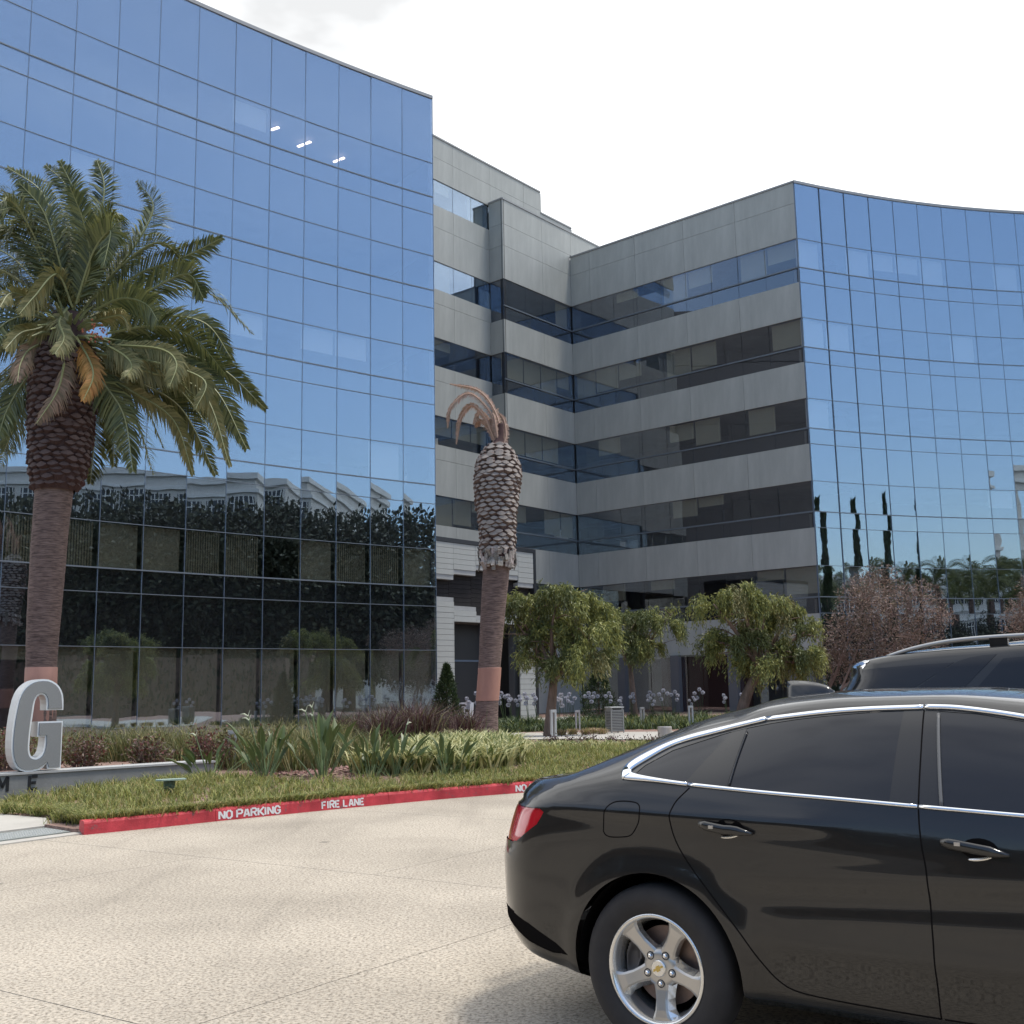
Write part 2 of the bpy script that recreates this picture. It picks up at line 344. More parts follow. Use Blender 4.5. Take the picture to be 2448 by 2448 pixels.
# bed surface
xs = np.concatenate([np.linspace(-40, -10, 30), np.linspace(-9.6, 6, 110), np.linspace(6.5, 24, 30)])
nv = 60; V = []; F = []
for i, x in enumerate(xs):
    y0 = front(x)+.06
    for j in range(nv):
        y = y0+(72-y0)*(j/(nv-1))**1.8
        V.append((x, y, (bed(x, y) if j else (.11 if x > -4.7 else .02))+(random.uniform(-.012, .012) if 0 < j < 45 else 0)))
for i in range(len(xs)-1):
    for j in range(nv-1): F.append((i*nv+j, (i+1)*nv+j, (i+1)*nv+j+1, i*nv+j+1))
o = obj('planting_bed', npmesh('planting_bed', V, [np.array(F)], mats=[M['soil']], smooth=True), kind='structure')
# kerb with painted stencil lettering
kerb = thing('kerb', None, None); del kerb['label'], kerb['category']; kerb['kind'] = 'structure'
kp = [Vector((a, b, 0)) for a, b in KERB]
kc = bez(kp, 160); kl = [0]
for a, b in zip(kc[:-1], kc[1:]): kl.append(kl[-1]+(b-a).length)
def kat(s):
    i = max(0, min(len(kc)-2, int(np.searchsorted(kl, s))-1)); t = (s-kl[i])/(kl[i+1]-kl[i]); d = (kc[i+1]-kc[i]).normalized()
    return kc[i].lerp(kc[i+1], t), d
def kerb_piece(s0, s1):
    n = max(2, int((s1-s0)/.25)+1); mb = MB()
    prof = [(.0, -.03), (.012, .118), (.022, .136), (.042, .148), (.125, .152), (.15, .14), (.155, .05)]
    for k in range(n):
        p, d = kat(s0+(s1-s0)*k/(n-1)); nrm = Vector((-d.y, d.x, 0))
        mb.v += [tuple(p+nrm*a+Vector((0, 0, b))) for a, b in prof]
    m = len(prof)
    for k in range(n-1):
        for j in range(m-1): mb.f.append((k*m+j, (k+1)*m+j, (k+1)*m+j+1, k*m+j+1)); mb.m.append(0)
    mb.f += [tuple(range(m)), tuple((n-1)*m+j for j in range(m-1, -1, -1))]; mb.m += [0, 0]
    return mb
cuts = [0, 1.585, 4.1, 7.1, 10.1, 13.2, 16.5, 20, 24, 29]
for a, b in zip(cuts[:-1], cuts[1:]): kerb_piece(a+.003, b-.003).build('kerb_stone', M['red'], kerb, smooth=False)
FONT = {'N': [[(0, 0), (0, 1)], [(.07, .93), (.53, .07)], [(.6, 0), (.6, 1)]], 'O': [[(.22, 1), (0, .78), (0, .22), (.22, 0)], [(.38, 0), (.6, .22), (.6, .78), (.38, 1)]],
        'P': [[(0, 0), (0, 1)], [(.14, 1), (.45, 1), (.6, .85), (.6, .62), (.45, .48), (.14, .48)]], 'A': [[(0, 0), (.24, 1)], [(.36, 1), (.6, 0)], [(.2, .3), (.4, .3)]],
        'R': [[(0, 0), (0, 1)], [(.14, 1), (.45, 1), (.6, .86), (.6, .66), (.45, .52), (.14, .52)], [(.32, .42), (.6, 0)]], 'K': [[(0, 0), (0, 1)], [(.6, 1), (.16, .5), (.6, 0)]],
        'I': [[(0, 0), (0, 1)]], 'G': [[(.6, .78), (.4, 1), (.2, 1), (0, .78), (0, .22), (.2, 0), (.4, 0), (.6, .22), (.6, .45), (.36, .45)]],
        'F': [[(0, 0), (0, 1)], [(.14, .94), (.55, .94)], [(.14, .5), (.45, .5)]], 'E': [[(0, 0), (0, 1)], [(.14, .94), (.55, .94)], [(.14, .5), (.45, .5)], [(.14, .06), (.55, .06)]],
        'L': [[(0, 0), (0, 1)], [(.14, .06), (.55, .06)]], 'M': [[(0, 0), (0, 1)], [(.05, 1), (.35, .35), (.65, 1)], [(.7, 0), (.7, 1)]]}
def glyph(ch, w=.17):
    """flat stroke pieces (lists of 4 points) for one letter in a cell one unit high"""
    q = []
    for pl in FONT[ch]:
        for a, b in zip(pl[:-1], pl[1:]):
            a, b = Vector(a), Vector(b); d = (b-a).normalized(); n = Vector((-d.y, d.x))*w/2
            ext = d*(w*.35 if len(pl) > 2 else 0)
            q.append([a-n-ext, b-n+ext, b+n+ext, a+n-ext])
    return q
def kerb_text(txt, s0, s1, h, z0):
    adv = sum(.36 if c == ' ' else (.32 if c == 'I' else .84) for c in txt); sc = (s1-s0)/adv; x = .1; mb = MB()
    for ch in txt:
        if ch == ' ': x += .36; continue
        for qi, q in enumerate(glyph(ch, .225)):
            vs = []
            for v in q:
                p, d = kat(s0+(x+v.x)*sc); nrm = Vector((-d.y, d.x, 0)); zz = z0+v.y*h
                vs.append(p+nrm*(.0 + .012*(zz+.03)/.148-.0035-.0002*qi)+Vector((0, 0, zz)))
            mb.add(vs, [(0, 1, 2, 3)])
        x += .32 if ch == 'I' else .84
    mb.build('stencil_lettering', M['white'], kerb)
kerb_text('NO PARKING', 1.62, 2.47, .088, .022); kerb_text('FIRE LANE', 3.06, 3.72, .088, .022); kerb_text('NO PARKING', 6.2, 7.06, .088, .022)
# sidewalk and ramp at the left end of the kerb
def slab_poly(name, pts, z0, z1, m): return MB().prism(pts, z0, z1).build(name, m, kind='structure')
slab_poly('sidewalk', [(-5.44, 13.2), (-5.79, 14.02), (-6.62, 14.6), (-9, 16.05), (-14, 18.85), (-14, 13.0), (-5.9, 12.5)], -.03, .035, M['conc'])
slab_poly('kerb_ramp_edge', [(-4.72, 12.60), (-4.75, 12.80), (-5.36, 13.34), (-5.46, 13.18), (-4.97, 12.72)], -.03, .05, M['soil'])
slab_poly('gutter', [(-4.78, 12.60), (-4.92, 12.72), (-5.47, 11.92), (-7.6, 9.6), (-7.45, 9.45), (-5.33, 11.76)], -.03, .012, M['conc'])
rp = thing('tactile_ramp', 'grey tactile ramp of raised domes at the left end of the red kerb', 'paving')
MB().prism([(-5.42, 13.18), (-5.88, 12.5), (-7.0, 11.35), (-6.35, 10.95), (-5.50, 11.97), (-4.96, 12.74)], -.03, .018).build('ramp_slab', mat('grey_ramp', (.22, .235, .22), .8, var=.12, scale=8), rp)
mb = MB(); u1 = Vector((.60, .80, 0)); u2 = Vector((.8, -.6, 0))
for i in range(22):
    for j in range(13):
        p = Vector((-6.02, 12.10, 0))+u1*(.058*i)+u2*(.058*j)
        if pip((p.x, p.y), [(-5.42, 13.1), (-5.86, 12.45), (-6.4, 11.8), (-5.52, 11.97), (-5.02, 12.72)]): mb.lathe([(.016, .017), (.013, .024), (.004, .026), (0, .026)], 6, c=(p.x, p.y, 0))
mb.build('truncated_dome', mat('dome_grey', (.36, .37, .355), .7), rp, kind='stuff', smooth=True)
# pale plaza path
A, B, C_, D_ = Vector((-.6, 27.6, 0)), Vector((9.5, 21.4, 0)), Vector((11, 31, 0)), Vector((-.6, 34.2, 0)); V = []; F = []
for i in range(25):
    for j in range(13):
        p = A.lerp(B, i/24).lerp(D_.lerp(C_, i/24), j/12); V.append((p.x, p.y, bed(p.x, p.y)+.022))
for i in range(24):
    for j in range(12): F.append((i*13+j, (i+1)*13+j, (i+1)*13+j+1, i*13+j+1))
obj('plaza_path', npmesh('plaza_path', V, [np.array(F)], mats=[M['conc']], smooth=True), kind='structure')
# paving in front of the entry
slab_poly('entry_paving', [(-2.2, 47.2), (2.0, 43.5), (6, 50.5), (2.4, 53)], .1, .2, M['conc'])

# ------------------------------------------------------------------ the office buildings
ROOF = 26.7; FL = [22.17, 18.03, 13.89, 9.75, 5.61]
ROWS = [('panel', ROOF, 23.70), ('vision', 23.70, 22.17)]
for i, f in enumerate(FL):
    ROWS.append(('low', f, f-.78)); nxt = (FL[i+1]+1.51) if i < 4 else 3.09
    ROWS.append(('panel', f-.78, nxt))
    ROWS.append(('vision', nxt, FL[i+1] if i < 4 else .18))
def curtain_wall(root, P, rooms=True):
    """glass wall along plan points P (each bay one column of panes), seen from the right of the path direction"""
    nb = len(P)-1; P = [Vector((a, b, 0)) for a, b in P]; cache = {}
    nrm = []
    for k in range(nb): d = (P[k+1]-P[k]).normalized(); nrm.append(Vector((d.y, -d.x, 0)))
    w0 = sum((P[k+1]-P[k]).length for k in range(nb))/nb
    for r, (kind, z1, z0) in enumerate(ROWS):
        h = z1-z0
        for k in range(nb):
            d = P[k+1]-P[k]; c = (P[k]+P[k+1])/2+Vector((0, 0, (z0+z1)/2))
            if r not in cache:
                o = MB().box((0, 0, 0), (w0-.02, .024, h-.02)).build('glass_pane', M['glass'], root); cache[r] = o.data
            else: o = obj('glass_pane', cache[r], root)
            o.location = c
            o.rotation_euler = (R(random.gauss(0, .16)), R(random.gauss(0, .1)), math.atan2(d.y, d.x)+R(random.gauss(0, .16)))
    vn = [((nrm[max(0, k-1)]+nrm[min(nb-1, k)])/2).normalized() for k in range(nb+1)]
    for k in range(nb+1):
        n = vn[k]; MB().box(P[k]+Vector((0, 0, (ROOF+.15)/2))-n*.02, (.017, .075, ROOF-.15), math.atan2(n.y, n.x)+R(90)).build('mullion', M['mull'], root)
    def strip(z, h, off0, off1, name, m):
        mb = MB()
        for k in range(nb+1):
            for off in (off0, off1):
                for zz in (z-h/2, z+h/2): mb.v.append(tuple(P[k]+vn[k]*off+Vector((0, 0, zz))))
        for k in range(nb):
            a, b = 4*k, 4*k+4
            for q in ((0, 1, 3, 2),): pass
            mb.f += [(a+2, b+2, b+3, a+3), (a+1, a+3, b+3, b+1), (a, b, b+2, a+2), (a, a+1, b+1, b)]
        e = 4*nb; mb.f += [(0, 2, 3, 1), (e, e+1, e+3, e+2)]; mb.m = [0]*len(mb.f)
        return mb.build(name, m, root)
    done = set()
    for kind, z1, z0 in ROWS:
        for z in (z1, z0):
            if z in done or z < .3: continue
            done.add(z); big = z in FL
            if z == ROOF: strip(z+.03, .14, -.3, .05, 'coping', M['cope'])
            else: strip(z, .042 if big else .022, -.05, .034 if big else .026, 'transom', M['trans'])
    strip(.17, .2, -.06, .04, 'sill', M['mull'])
    for kind, z1, z0 in ROWS:
        if kind != 'vision' or not rooms: strip((z0+z1)/2, z1-z0-.05, -.16, -.10, 'spandrel_backing', M['back'])
    if not rooms: return P, nrm, vn
    # rooms: slab edges, ceilings and a back wall six metres in
    for i, z in enumerate([ROOF-.4]+FL):
        zt = (ROOF-.5, 23.9-.0)[0] if i == 0 else z-.10
        zb = 23.95 if i == 0 else (FL[i]+1.76 if i < 5 else 3.3)
        strip((zt+zb)/2 if i else 25.1, (zt-zb) if i else 2.3, -6.2, -.2, 'floor_slab', M['room'])
    strip(12, 24, -6.5, -6.25, 'core_wall', M['room'])
    return P, nrm, vn
# left block
LP = [(.00884*k*k-1.2168*k-3.099, -.00966*k*k-.904*k+44.305) for k in range(15)][::-1]
blk = thing('office_block', 'tall blue glass office block with a curved front behind the green palm', 'building')
P, nrm, vn = curtain_wall(blk, LP)
nb = len(P)-1
bl = {}
def blind(key, w, h, k, zc, off=.26, slats=0, root=blk, m='blind'):
    if key not in bl:
        mb = MB()
        if slats:
            for s in range(slats): mb.box((-w/2+w*(s+.5)/slats, 0, 0), (w/slats*.86, .012, h), R(24))
        else: mb.box((0, 0, 0), (w, .012, h))
        o = mb.build('vertical_blind' if slats else 'roller_blind', M[m], root); bl[key] = o.data
    else: o = obj('vertical_blind' if slats else 'roller_blind', bl[key], root)
    d = P[k+1]-P[k]; o.location = (P[k]+P[k+1])/2-nrm[k]*off+Vector((0, 0, zc)); o.rotation_euler = (0, 0, math.atan2(d.y, d.x))
for k in range(nb):
    c = nb-1-k                                            # bay counted from the right corner
    if c <= 9: blind('g', 1.37, 2.86, k, 1.66)
    else: blind('gs', 1.42, .42, k, 2.88)
    if c not in (4,):
        s = 15 if c in (1, 2, 5, 6, 9, 10, 11, 12) else 0
        blind('v%d' % s, 1.36, 1.5, k, 6.36, slats=s)
    for f, ch in ((9.75, .3), (13.89, .25), (18.03, .25), (22.17, .2)):
        if random.random() < ch:
            h = random.choice((.5, .9, 1.4)); blind('u%.1f' % h, 1.4, h, k, f+1.5-h/2, m='blindw')
for a, b in (((-9.35, 41.35), (-9.0, 41.15)), ((-8.55, 42.76), (-8.27, 42.58)), ((-8.2, 42.53), (-7.95, 42.36)), ((-7.29, 44.16), (-7.05, 43.98)), ((-6.98, 43.93), (-6.8, 43.8))):
    a, b = Vector(a+(23.78,)), Vector(b+(23.78,)); d = b-a
    MB().box((a+b)/2, (d.length, .11, .05), math.atan2(d.y, d.x)).build('ceiling_light', M['lamp'], blk)
SPn = [(P[-1].x-.03, P[-1].y+.06)]; SPn = [SPn[0]]+[(SPn[0][0]+(-5.0-SPn[0][0])*k/3, SPn[0][1]+(53.9-SPn[0][1])*k/3) for k in (1, 2, 3)]
for k in range(3):
    a, b = Vector(SPn[k]+(0,)), Vector(SPn[k+1]+(0,)); d = (b-a).normalized(); n = Vector((d.y, -d.x, 0)); L_ = (b-a).length
    for z1, z0 in [(ROOF, 22.9)]+[(f+.7, (FL[i+1]+.7) if i < 4 else .15) for i, f in enumerate(FL)]: MB().box((a+b)/2-n*.1+Vector((0, 0, (z0+z1)/2)), (L_-.02, .16, z1-z0-.02), math.atan2(d.y, d.x)).build('side_panel', M['side'], blk)
mb = MB(); bk = [P[0], P[-1], Vector((-5, 53.9, 0)), Vector((-30, 50, 0))]
mb.prism([(p.x-.1, p.y+.3) for p in P]+[(-5.3, 53.9), (-24, 56), (-32, 40)], ROOF-.6, ROOF-.3).build('roof_deck', M['cope'], blk)
MB().add([(P[0].x, P[0].y, 0), (-32, 40, 0), (-24, 56, 0), (-5.3, 53.9, 0)]+[(P[0].x, P[0].y, ROOF), (-32, 40, ROOF), (-24, 56, ROOF), (-5.3, 53.9, ROOF)], [(0, 1, 5, 4), (1, 2, 6, 5), (2, 3, 7, 6)]).build('rear_wall', M['clad'], blk)

# right building: clad court walls and a second curved glass front
blk2 = thing('office_block', 'grey clad office block with ribbon windows and curved glass end on the right', 'building')
D1 = Vector((.63684, .771, 0)); N1 = Vector((D1.y, -D1.x, 0)); D2 = Vector((.75326, -.65772, 0)); N2 = Vector((D2.y, -D2.x, 0))
PP = Vector((-.22, 57.78, 0)); CC = Vector((3.72, 62.55, 0)); QQ = Vector((14.6, 53.05, 0))
pc = {}
def panel(O, d, n, a, b, z0, z1, gap=.014, th=.06, name='cladding_panel', m='clad', off=0, jit=0):
    w, h = b-a-gap, z1-z0-gap; key = (name, round(w, 3), round(h, 3), m, th)
    if key not in pc: o = MB().box((0, 0, 0), (w, th, h)).build(name, M[m], blk2); pc[key] = o.data
    else: o = obj(name, pc[key], blk2)
    o.location = O+d*((a+b)/2)+n*(off-th/2)+Vector((0, 0, (z0+z1)/2)); r = math.atan2(d.y, d.x)
    o.rotation_euler = (R(random.gauss(0, jit)), 0, r+R(random.gauss(0, jit)))
def backing(O, d, n, a, b, z0, z1, m='joint', off=-.07, th=.05):
    MB().box(O+d*((a+b)/2)+n*(off-th/2)+Vector((0, 0, (z0+z1)/2)), (b-a, th, z1-z0), math.atan2(d.y, d.x)).build('wall_backing', M[m], blk2)
def ribbon(O, d, n, stops, ftop, f, low=True, ext=(0, 0), dz=0, gm='rglass'):
    for a, b in zip(stops[:-1], stops[1:]):
        panel(O, d, n, a, b, f, ftop, .03, .024, 'window_pane', gm, -.05, .12)
        if low: panel(O, d, n, a, b, f-.78, f, .02, .024, 'window_pane', gm, -.05, .12)
    for a, b in zip(stops[:-1], stops[1:]):
        if random.random() < .55 and b-a > 1: h = random.choice((.5, .9, 1.3, 1.46)); panel(O, d, n, a+.05, b-.05, ftop-h, ftop, .0, .012, 'roller_blind', 'blind', -.3)
    if low: backing(O, d, n, stops[0], stops[-1], f-.76, f-.03, 'back', -.14)
    if low: MB().box(O+d*((stops[0]+stops[-1])/2)+n*(-.02)+Vector((0, 0, f)), (stops[-1]-stops[0], .06, .07), math.atan2(d.y, d.x)).build('transom', M['trans'], blk2)
    # room behind
    rz = math.atan2(d.y, d.x); mid = (stops[0]-ext[0]+stops[-1]+ext[1])/2; Lh = stops[-1]+ext[1]-stops[0]+ext[0]
    for zc, hh in ((ftop+.25, .3), (f-.3, .3)): MB().box(O+d*mid-n*2.7+Vector((0, 0, zc+dz)), (Lh-.5, 5, hh), rz).build('floor_slab', M['room'], blk2)
    MB().box(O+d*mid-n*5.2+Vector((0, 0, (f+ftop)/2)), (Lh-.5, .1, ftop-f+1), rz).build('core_wall', M['room'], blk2)
def clad_wall(O, d, n, joints, rows): 
    for z1, z0 in rows:
        for a, b in zip(joints[:-1], joints[1:]): panel(O, d, n, a, b, z0, z1)
        backing(O, d, n, joints[0], joints[-1], z0+.01, z1-.01)
LW = (QQ-CC).length; LPj = (CC-PP).length
wj = [0, 1.41, 4.61, 7.82, 11.02, LW]; ww = [0, 1.41, 3.01, 4.61, 6.21, 7.82, 9.42, 11.02, 12.6, LW-.02]
spans = [(f-.78, (FL[i+1]+1.51) if i < 4 else 3.09) for i, f in enumerate(FL)]
clad_wall(CC, D2, N2, wj, [(ROOF, 25.58), (25.58, 23.70)]+spans)
for i, f in enumerate(FL): ribbon(CC, D2, N2, ww, 23.70 if i == 0 else f+1.51, f, ext=(5, 0), dz=.006)
pj = [0, 3.5, LPj]; pw = [0, 1.94, 3.47, 4.98, LPj-.02]
clad_wall(PP, D1, N1, [0, 3.5, 6.3, 9.2], [(28.3, 26.88)]); clad_wall(PP, D1, N1, pj, [(26.88, 25.62), (25.62, 23.70)]+spans)
for i, f in enumerate(FL): ribbon(PP, D1, N1, pw, 23.70 if i == 0 else f+1.51, f, ext=(0, 4.8))
FD = -D2; FO = PP+FD*1.03                                 # side face of the projecting wall, read left to right
clad_wall(FO, D2, N2, [0, 1.03], [(28.3, 26.88), (26.88, 25.62), (25.62, 23.70)]+spans)
for i, f in enumerate(FL):
    for z0, z1 in ((f, 23.70 if i == 0 else f+1.51), (f-.78, f)): panel(FO, D2, N2, 0, 1.02, z0, z1, .02, .024, 'window_pane', 'rglass', -.05, .1)
    backing(FO, D2, N2, 0, 1.0, f-.76, f-.03, 'back', -.14)
RO = PP-N1*1.03                                           # recessed wall, t measured along D1 from PP
rj = [-6, -2.87, .2]
clad_wall(RO, D1, N1, rj+[3.2, 4.78], [(30.65, 29.5)]); clad_wall(RO, D1, N1, rj+[3.2, 4.78], [(29.5, 28.24)]); clad_wall(RO, D1, N1, [4.78, 7.81], [(29.35, 28.24)])
clad_wall(RO, D1, N1, [-6, -2.87, .13], [(26.8, 25.58), (25.58, 23.70)])
rr = [22.17]+FL[1:]
for i, f in enumerate(FL):
    ftop = 23.70 if i == 0 else f+1.51
    ribbon(RO, D1, N1, [-6, -4.36, -2.87, -1.4, .12], ftop, f, low=False, ext=(0, 0 if i else 6), dz=.011, gm='rglass' if i else 'glass')
    nxt = FL[i+1]+1.51 if i < 4 else .2
    if i < 3: clad_wall(RO, D1, N1, [-6, -2.87, .13], [(f, f-.78), (f-.78, nxt)])
    elif i == 3: clad_wall(RO, D1, N1, [-6, -2.87, .13], [(f, f-.78), (f-.78, 7.3)])
ribbon(RO, D1, N1, [-6, -4.36, -2.87, -1.4, .2], 28.24, 26.8, low=False, ext=(0, 7.5), gm='glass')
def coping(p0, p1, z, n, w=.35): 
    d = p1-p0; MB().box((p0+p1)/2-n*(w/2-.04)+Vector((0, 0, z+.04)), (d.length, w, .09), math.atan2(d.y, d.x)).build('coping', M['cope'], blk2)
coping(CC-D2*.02, QQ, ROOF, N2); coping(PP, PP+D1*9.2, 28.3, N1); coping(FO, PP, 28.3, N2, .3)
coping(RO-D1*6, RO+D1*4.78, 30.65, N1); coping(RO+D1*4.78, RO+D1*7.81, 29.35, N1)
def end_cap(p, d, z0, z1): MB().box(p+d*.03-N1*.2+Vector((0, 0, (z0+z1)/2)), (.06, .4, z1-z0), math.atan2(d.y, d.x)).build('wall_return', M['clad'], blk2)
for c_, z0, z1 in ((CC-N1*.16-N2*.16, .2, ROOF-.1), (PP-D1*-.12-N1*.14, .2, 28.2), (RO-D1*.05-N1*.2, .2, 28.2)): MB().box(c_+Vector((0, 0, (z0+z1)/2)), (.2, .2, z1-z0), math.atan2(D1.y, D1.x)).build('corner_post', M['frame'], blk2)
end_cap(RO+D1*4.78, D1, 29.4, 30.6); end_cap(RO+D1*7.81, D1, 28.3, 29.3); end_cap(PP+D1*9.2, D1, 26.8, 28.25)
# ground floor of the court wall: dark glazing, grey piers, maroon lobby wall
for a, b in zip(ww[:-1], ww[1:]): panel(CC, D2, N2, a, b, .2, 3.09, .04, .024, 'window_pane', 'rglass', -.05, .1)
for a in (2.9, 6.3, 9.7, 13.0): MB().box(CC+D2*a+N2*.12+Vector((0, 0, 1.6)), (.5, .3, 2.98), math.atan2(D2.y, D2.x)).build('pier', M['side'], blk2)
MB().box(CC+D2*7-N2*1.6+Vector((0, 0, 1.6)), (5.4, .2, 2.9), math.atan2(D2.y, D2.x)).build('lobby_wall', M['maroon'], blk2)
MB().box(CC+D2*7-N2*5.4+Vector((0, 0, 1.6)), (15, .2, 3), math.atan2(D2.y, D2.x)).build('core_wall', M['room'], blk2)
clad_wall(PP, D1, N1, [0, 3.5, LPj], [(3.09, .2)])
RP = [(14.611+1.45427*k+.000416*k*k, 53.037+.6912*k-.02425*k*k) for k in range(15)]
P2 = curtain_wall(blk2, RP)[0]
for i in range(14):
    for f, ch in ((5.61, .3), (9.75, .3), (13.89, .35), (18.03, .35), (22.17, .6)):
        if random.random() < ch:
            d = P2[i+1]-P2[i]; n = Vector((d.y, -d.x, 0)).normalized(); h = random.choice((.9, 1.4, 1.4)); key = 'r%.1f' % h
            if key not in bl: o = MB().box((0, 0, 0), (1.4, .012, h)).build('roller_blind', M['blindw'], blk2); bl[key] = o.data
            else: o = obj('roller_blind', bl[key], blk2)
            o.location = (P2[i]+P2[i+1])/2-n*.26+Vector((0, 0, f+1.5-h/2)); o.rotation_euler = (0, 0, math.atan2(d.y, d.x))
mb = MB(); T = PP+D1*9.2
mb.prism([(p.x, p.y+.3) for p in P2]+[(36, 80), (T.x, T.y), (CC.x+.2, CC.y+.3)], ROOF-.6, ROOF-.3).build('roof_deck', M['cope'], blk2)
MB().add([(P2[-1].x, P2[-1].y, 0), (36, 80, 0), (0, 84, 0), (-8, 60, 0)]+[(P2[-1].x, P2[-1].y, ROOF), (36, 80, ROOF), (0, 84, ROOF), (-8, 60, ROOF)], [(0, 1, 5, 4), (1, 2, 6, 5), (2, 3, 7, 6)]).build('rear_wall', M['clad'], blk2)

# entry portal of white tile with a stepped dark band
OP = Vector((.902, 51.282, 0)); K_ = 1.1128
por = thing('entry_portal', 'white tiled entry portal with stepped charcoal band and tall dark doorway', 'entrance')
TL, TR = -6.9, .06; H1 = 7.75
def pbox(t0, t1, z0, z1, off, th, name, m, gap=0): 
    return MB().box(OP+D1*((t0+t1)/2)+N1*(off-th/2)+Vector((0, 0, (z0+z1)/2)), (t1-t0-gap, th, z1-z0-gap), math.atan2(D1.y, D1.x)).build(name, M[m], por)
cols = [(-6.9, -5.4), (-5.4, -3.97), (-3.97, -2.75), (-2.75, -1.79), (-1.79, -1.06), (-1.06, .06)]
up = [6.36, 6.62, 6.9, 6.9, 6.62, 6.32]; lo = [5.4, 5.06, 4.7, 4.7, 5.06, 5.4]
tm = {}
def tile(t0, t1, z0, z1, off, m):
    key = (round(t1-t0, 2), round(z1-z0, 2), m)
    if key not in tm: o = MB().box((0, 0, 0), (t1-t0-.008, .05, z1-z0-.012)).build('tile_course', M[m], por); tm[key] = o.data
    else: o = obj('tile_course', tm[key], por)
    o.location = OP+D1*((t0+t1)/2)+N1*(off-.025+random.uniform(-.004, .004))+Vector((0, 0, (z0+z1)/2)); o.rotation_euler = (0, 0, math.atan2(D1.y, D1.x))
def courses(t0, t1, z0, z1, off, m, h=.235):
    n = max(1, round((z1-z0)/h)); h = (z1-z0)/n
    for i in range(n): tile(t0, t1, z0+i*h, z0+i*h+h, off, m)
for (a, b), u_, l_ in zip(cols, up, lo):
    courses(a, b, u_, H1, 0, 'tile'); pbox(a, b, u_-.2, u_, -.03, .3, 'soffit', 'tile2')
    courses(a, b, l_, u_-.2, -.30, 'tiled', .2)
    bot = 4.39 if -5.4 < (a+b)/2 < -1.06 else .1
    pbox(a, b, l_-.18, l_, -.03, .3, 'ledge', 'tile2'); courses(a, b, bot, l_-.18, 0, 'tile')
pbox(TL, TR+.02, .1, H1, -.38, .2, 'core', 'tile2') if 0 else None
pbox(TL, -5.4, .1, H1, -.36, .3, 'core', 'joint'); pbox(-1.06, TR, .1, H1, -.36, .3, 'core', 'joint'); pbox(-5.4, -1.06, 4.39, H1, -.36, .3, 'core', 'joint')
pbox(TR+.0, TR+.17, .1, H1+.18, .03, 3.5, 'frame', 'frame'); pbox(TL, TR+.0, H1+.01, H1+.19, .03, 3.5, 'frame', 'frame')
pbox(-5.4, -1.06, .1, 4.39, -1.3, .05, 'door_glazing', 'frame')
MB().box(OP+D1*-3.2+N1*-.5+Vector((0, 0, 2.6)), (.06, .08, 3.5), 0).build('door_frame', M['frame'], por)
for t in (-5.0, -4.86): pbox(t, t+.035, .7, 2.25, -1.2, .04, 'door_handle', 'steel')
for t in (-4.72, -4.42): pbox(t, t+.24, 1.18, 1.5, -1.29, .012, 'paper_notice', 'white')
pbox(-5.4, -1.06, 2.75, 2.83, -1.27, .06, 'door_frame', 'mull')
# ------------------------------------------------------------------ plants
def leaf_arrays(base, d, nrm, L, w, fold=0):
    """pointed leaves: base (n,3), direction (n,3), width direction (n,3), length (n), width (n) -> verts (n*4), quads"""
    n = len(base); mid = base+d*(L*.45)[:, None]; V = np.empty((n, 4, 3))
    V[:, 0] = base; V[:, 1] = mid+nrm*(w/2)[:, None]; V[:, 2] = base+d*L[:, None]; V[:, 3] = mid-nrm*(w/2)[:, None]
    if fold: V[:, 2, 2] -= L*fold
    return V.reshape(-1, 3), np.arange(n*4).reshape(n, 4)
def unit(a): return a/np.maximum(np.linalg.norm(a, axis=1, keepdims=True), 1e-9)
def rand_dirs(n): return unit(rng.normal(size=(n, 3)))
def leaf_mesh(name, base, d, L, w, mats, probs, fold=0):
    nrm = unit(np.cross(d, rand_dirs(len(base)))); V, Q = leaf_arrays(base, d, nrm, L, w, fold)
    mi = rng.choice(len(mats), size=len(base), p=probs); return npmesh(name, V, [Q], mi, mats)
def blades(name, P, H, Wd, az, lean, mats, probs, curve=.6):
    """grass blades, three joints each"""
    n = len(P); out = np.stack([np.cos(az), np.sin(az), np.zeros(n)], 1); side = np.stack([-np.sin(az), np.cos(az), np.zeros(n)], 1)
    tw = rng.uniform(-1.2, 1.2, n); side = unit(side*np.cos(tw)[:, None]+out*np.sin(tw)[:, None])
    up = np.array([0, 0, 1.]); m = P+up*(H*.6)[:, None]+out*(H*lean*.4)[:, None]; t = P+up*(H*(1-lean*curve*.5))[:, None]+out*(H*lean)[:, None]
    V = np.empty((n, 5, 3)); w = Wd[:, None]*side/2
    V[:, 0] = P-w; V[:, 1] = P+w; V[:, 2] = m+w*.8; V[:, 3] = m-w*.8; V[:, 4] = t
    k = np.arange(n)[:, None]*5; Q = k+np.array([[0, 1, 2, 3]]); T = k+np.array([[3, 2, 4]])
    mi = rng.choice(len(mats), size=n, p=probs)
    return npmesh(name, V.reshape(-1, 3), [Q, T], np.concatenate([mi, mi]), mats)
def scatter(poly, n):
    a = np.array(poly); lo, hi = a.min(0), a.max(0); o = []
    while len(o) < n:
        p = (random.uniform(lo[0], hi[0]), random.uniform(lo[1], hi[1]))
        if pip(p, poly): o.append((p[0], p[1], bed(*p)-.01))
    return np.array(o)
def tufts(poly, nt, nb, spread):
    c = scatter(poly, nt); P = np.repeat(c, nb, 0); tufts.k = np.repeat(rng.uniform(.6, 1.35, len(c)), nb); P[:, :2] += rng.normal(size=(len(P), 2))*spread; return P

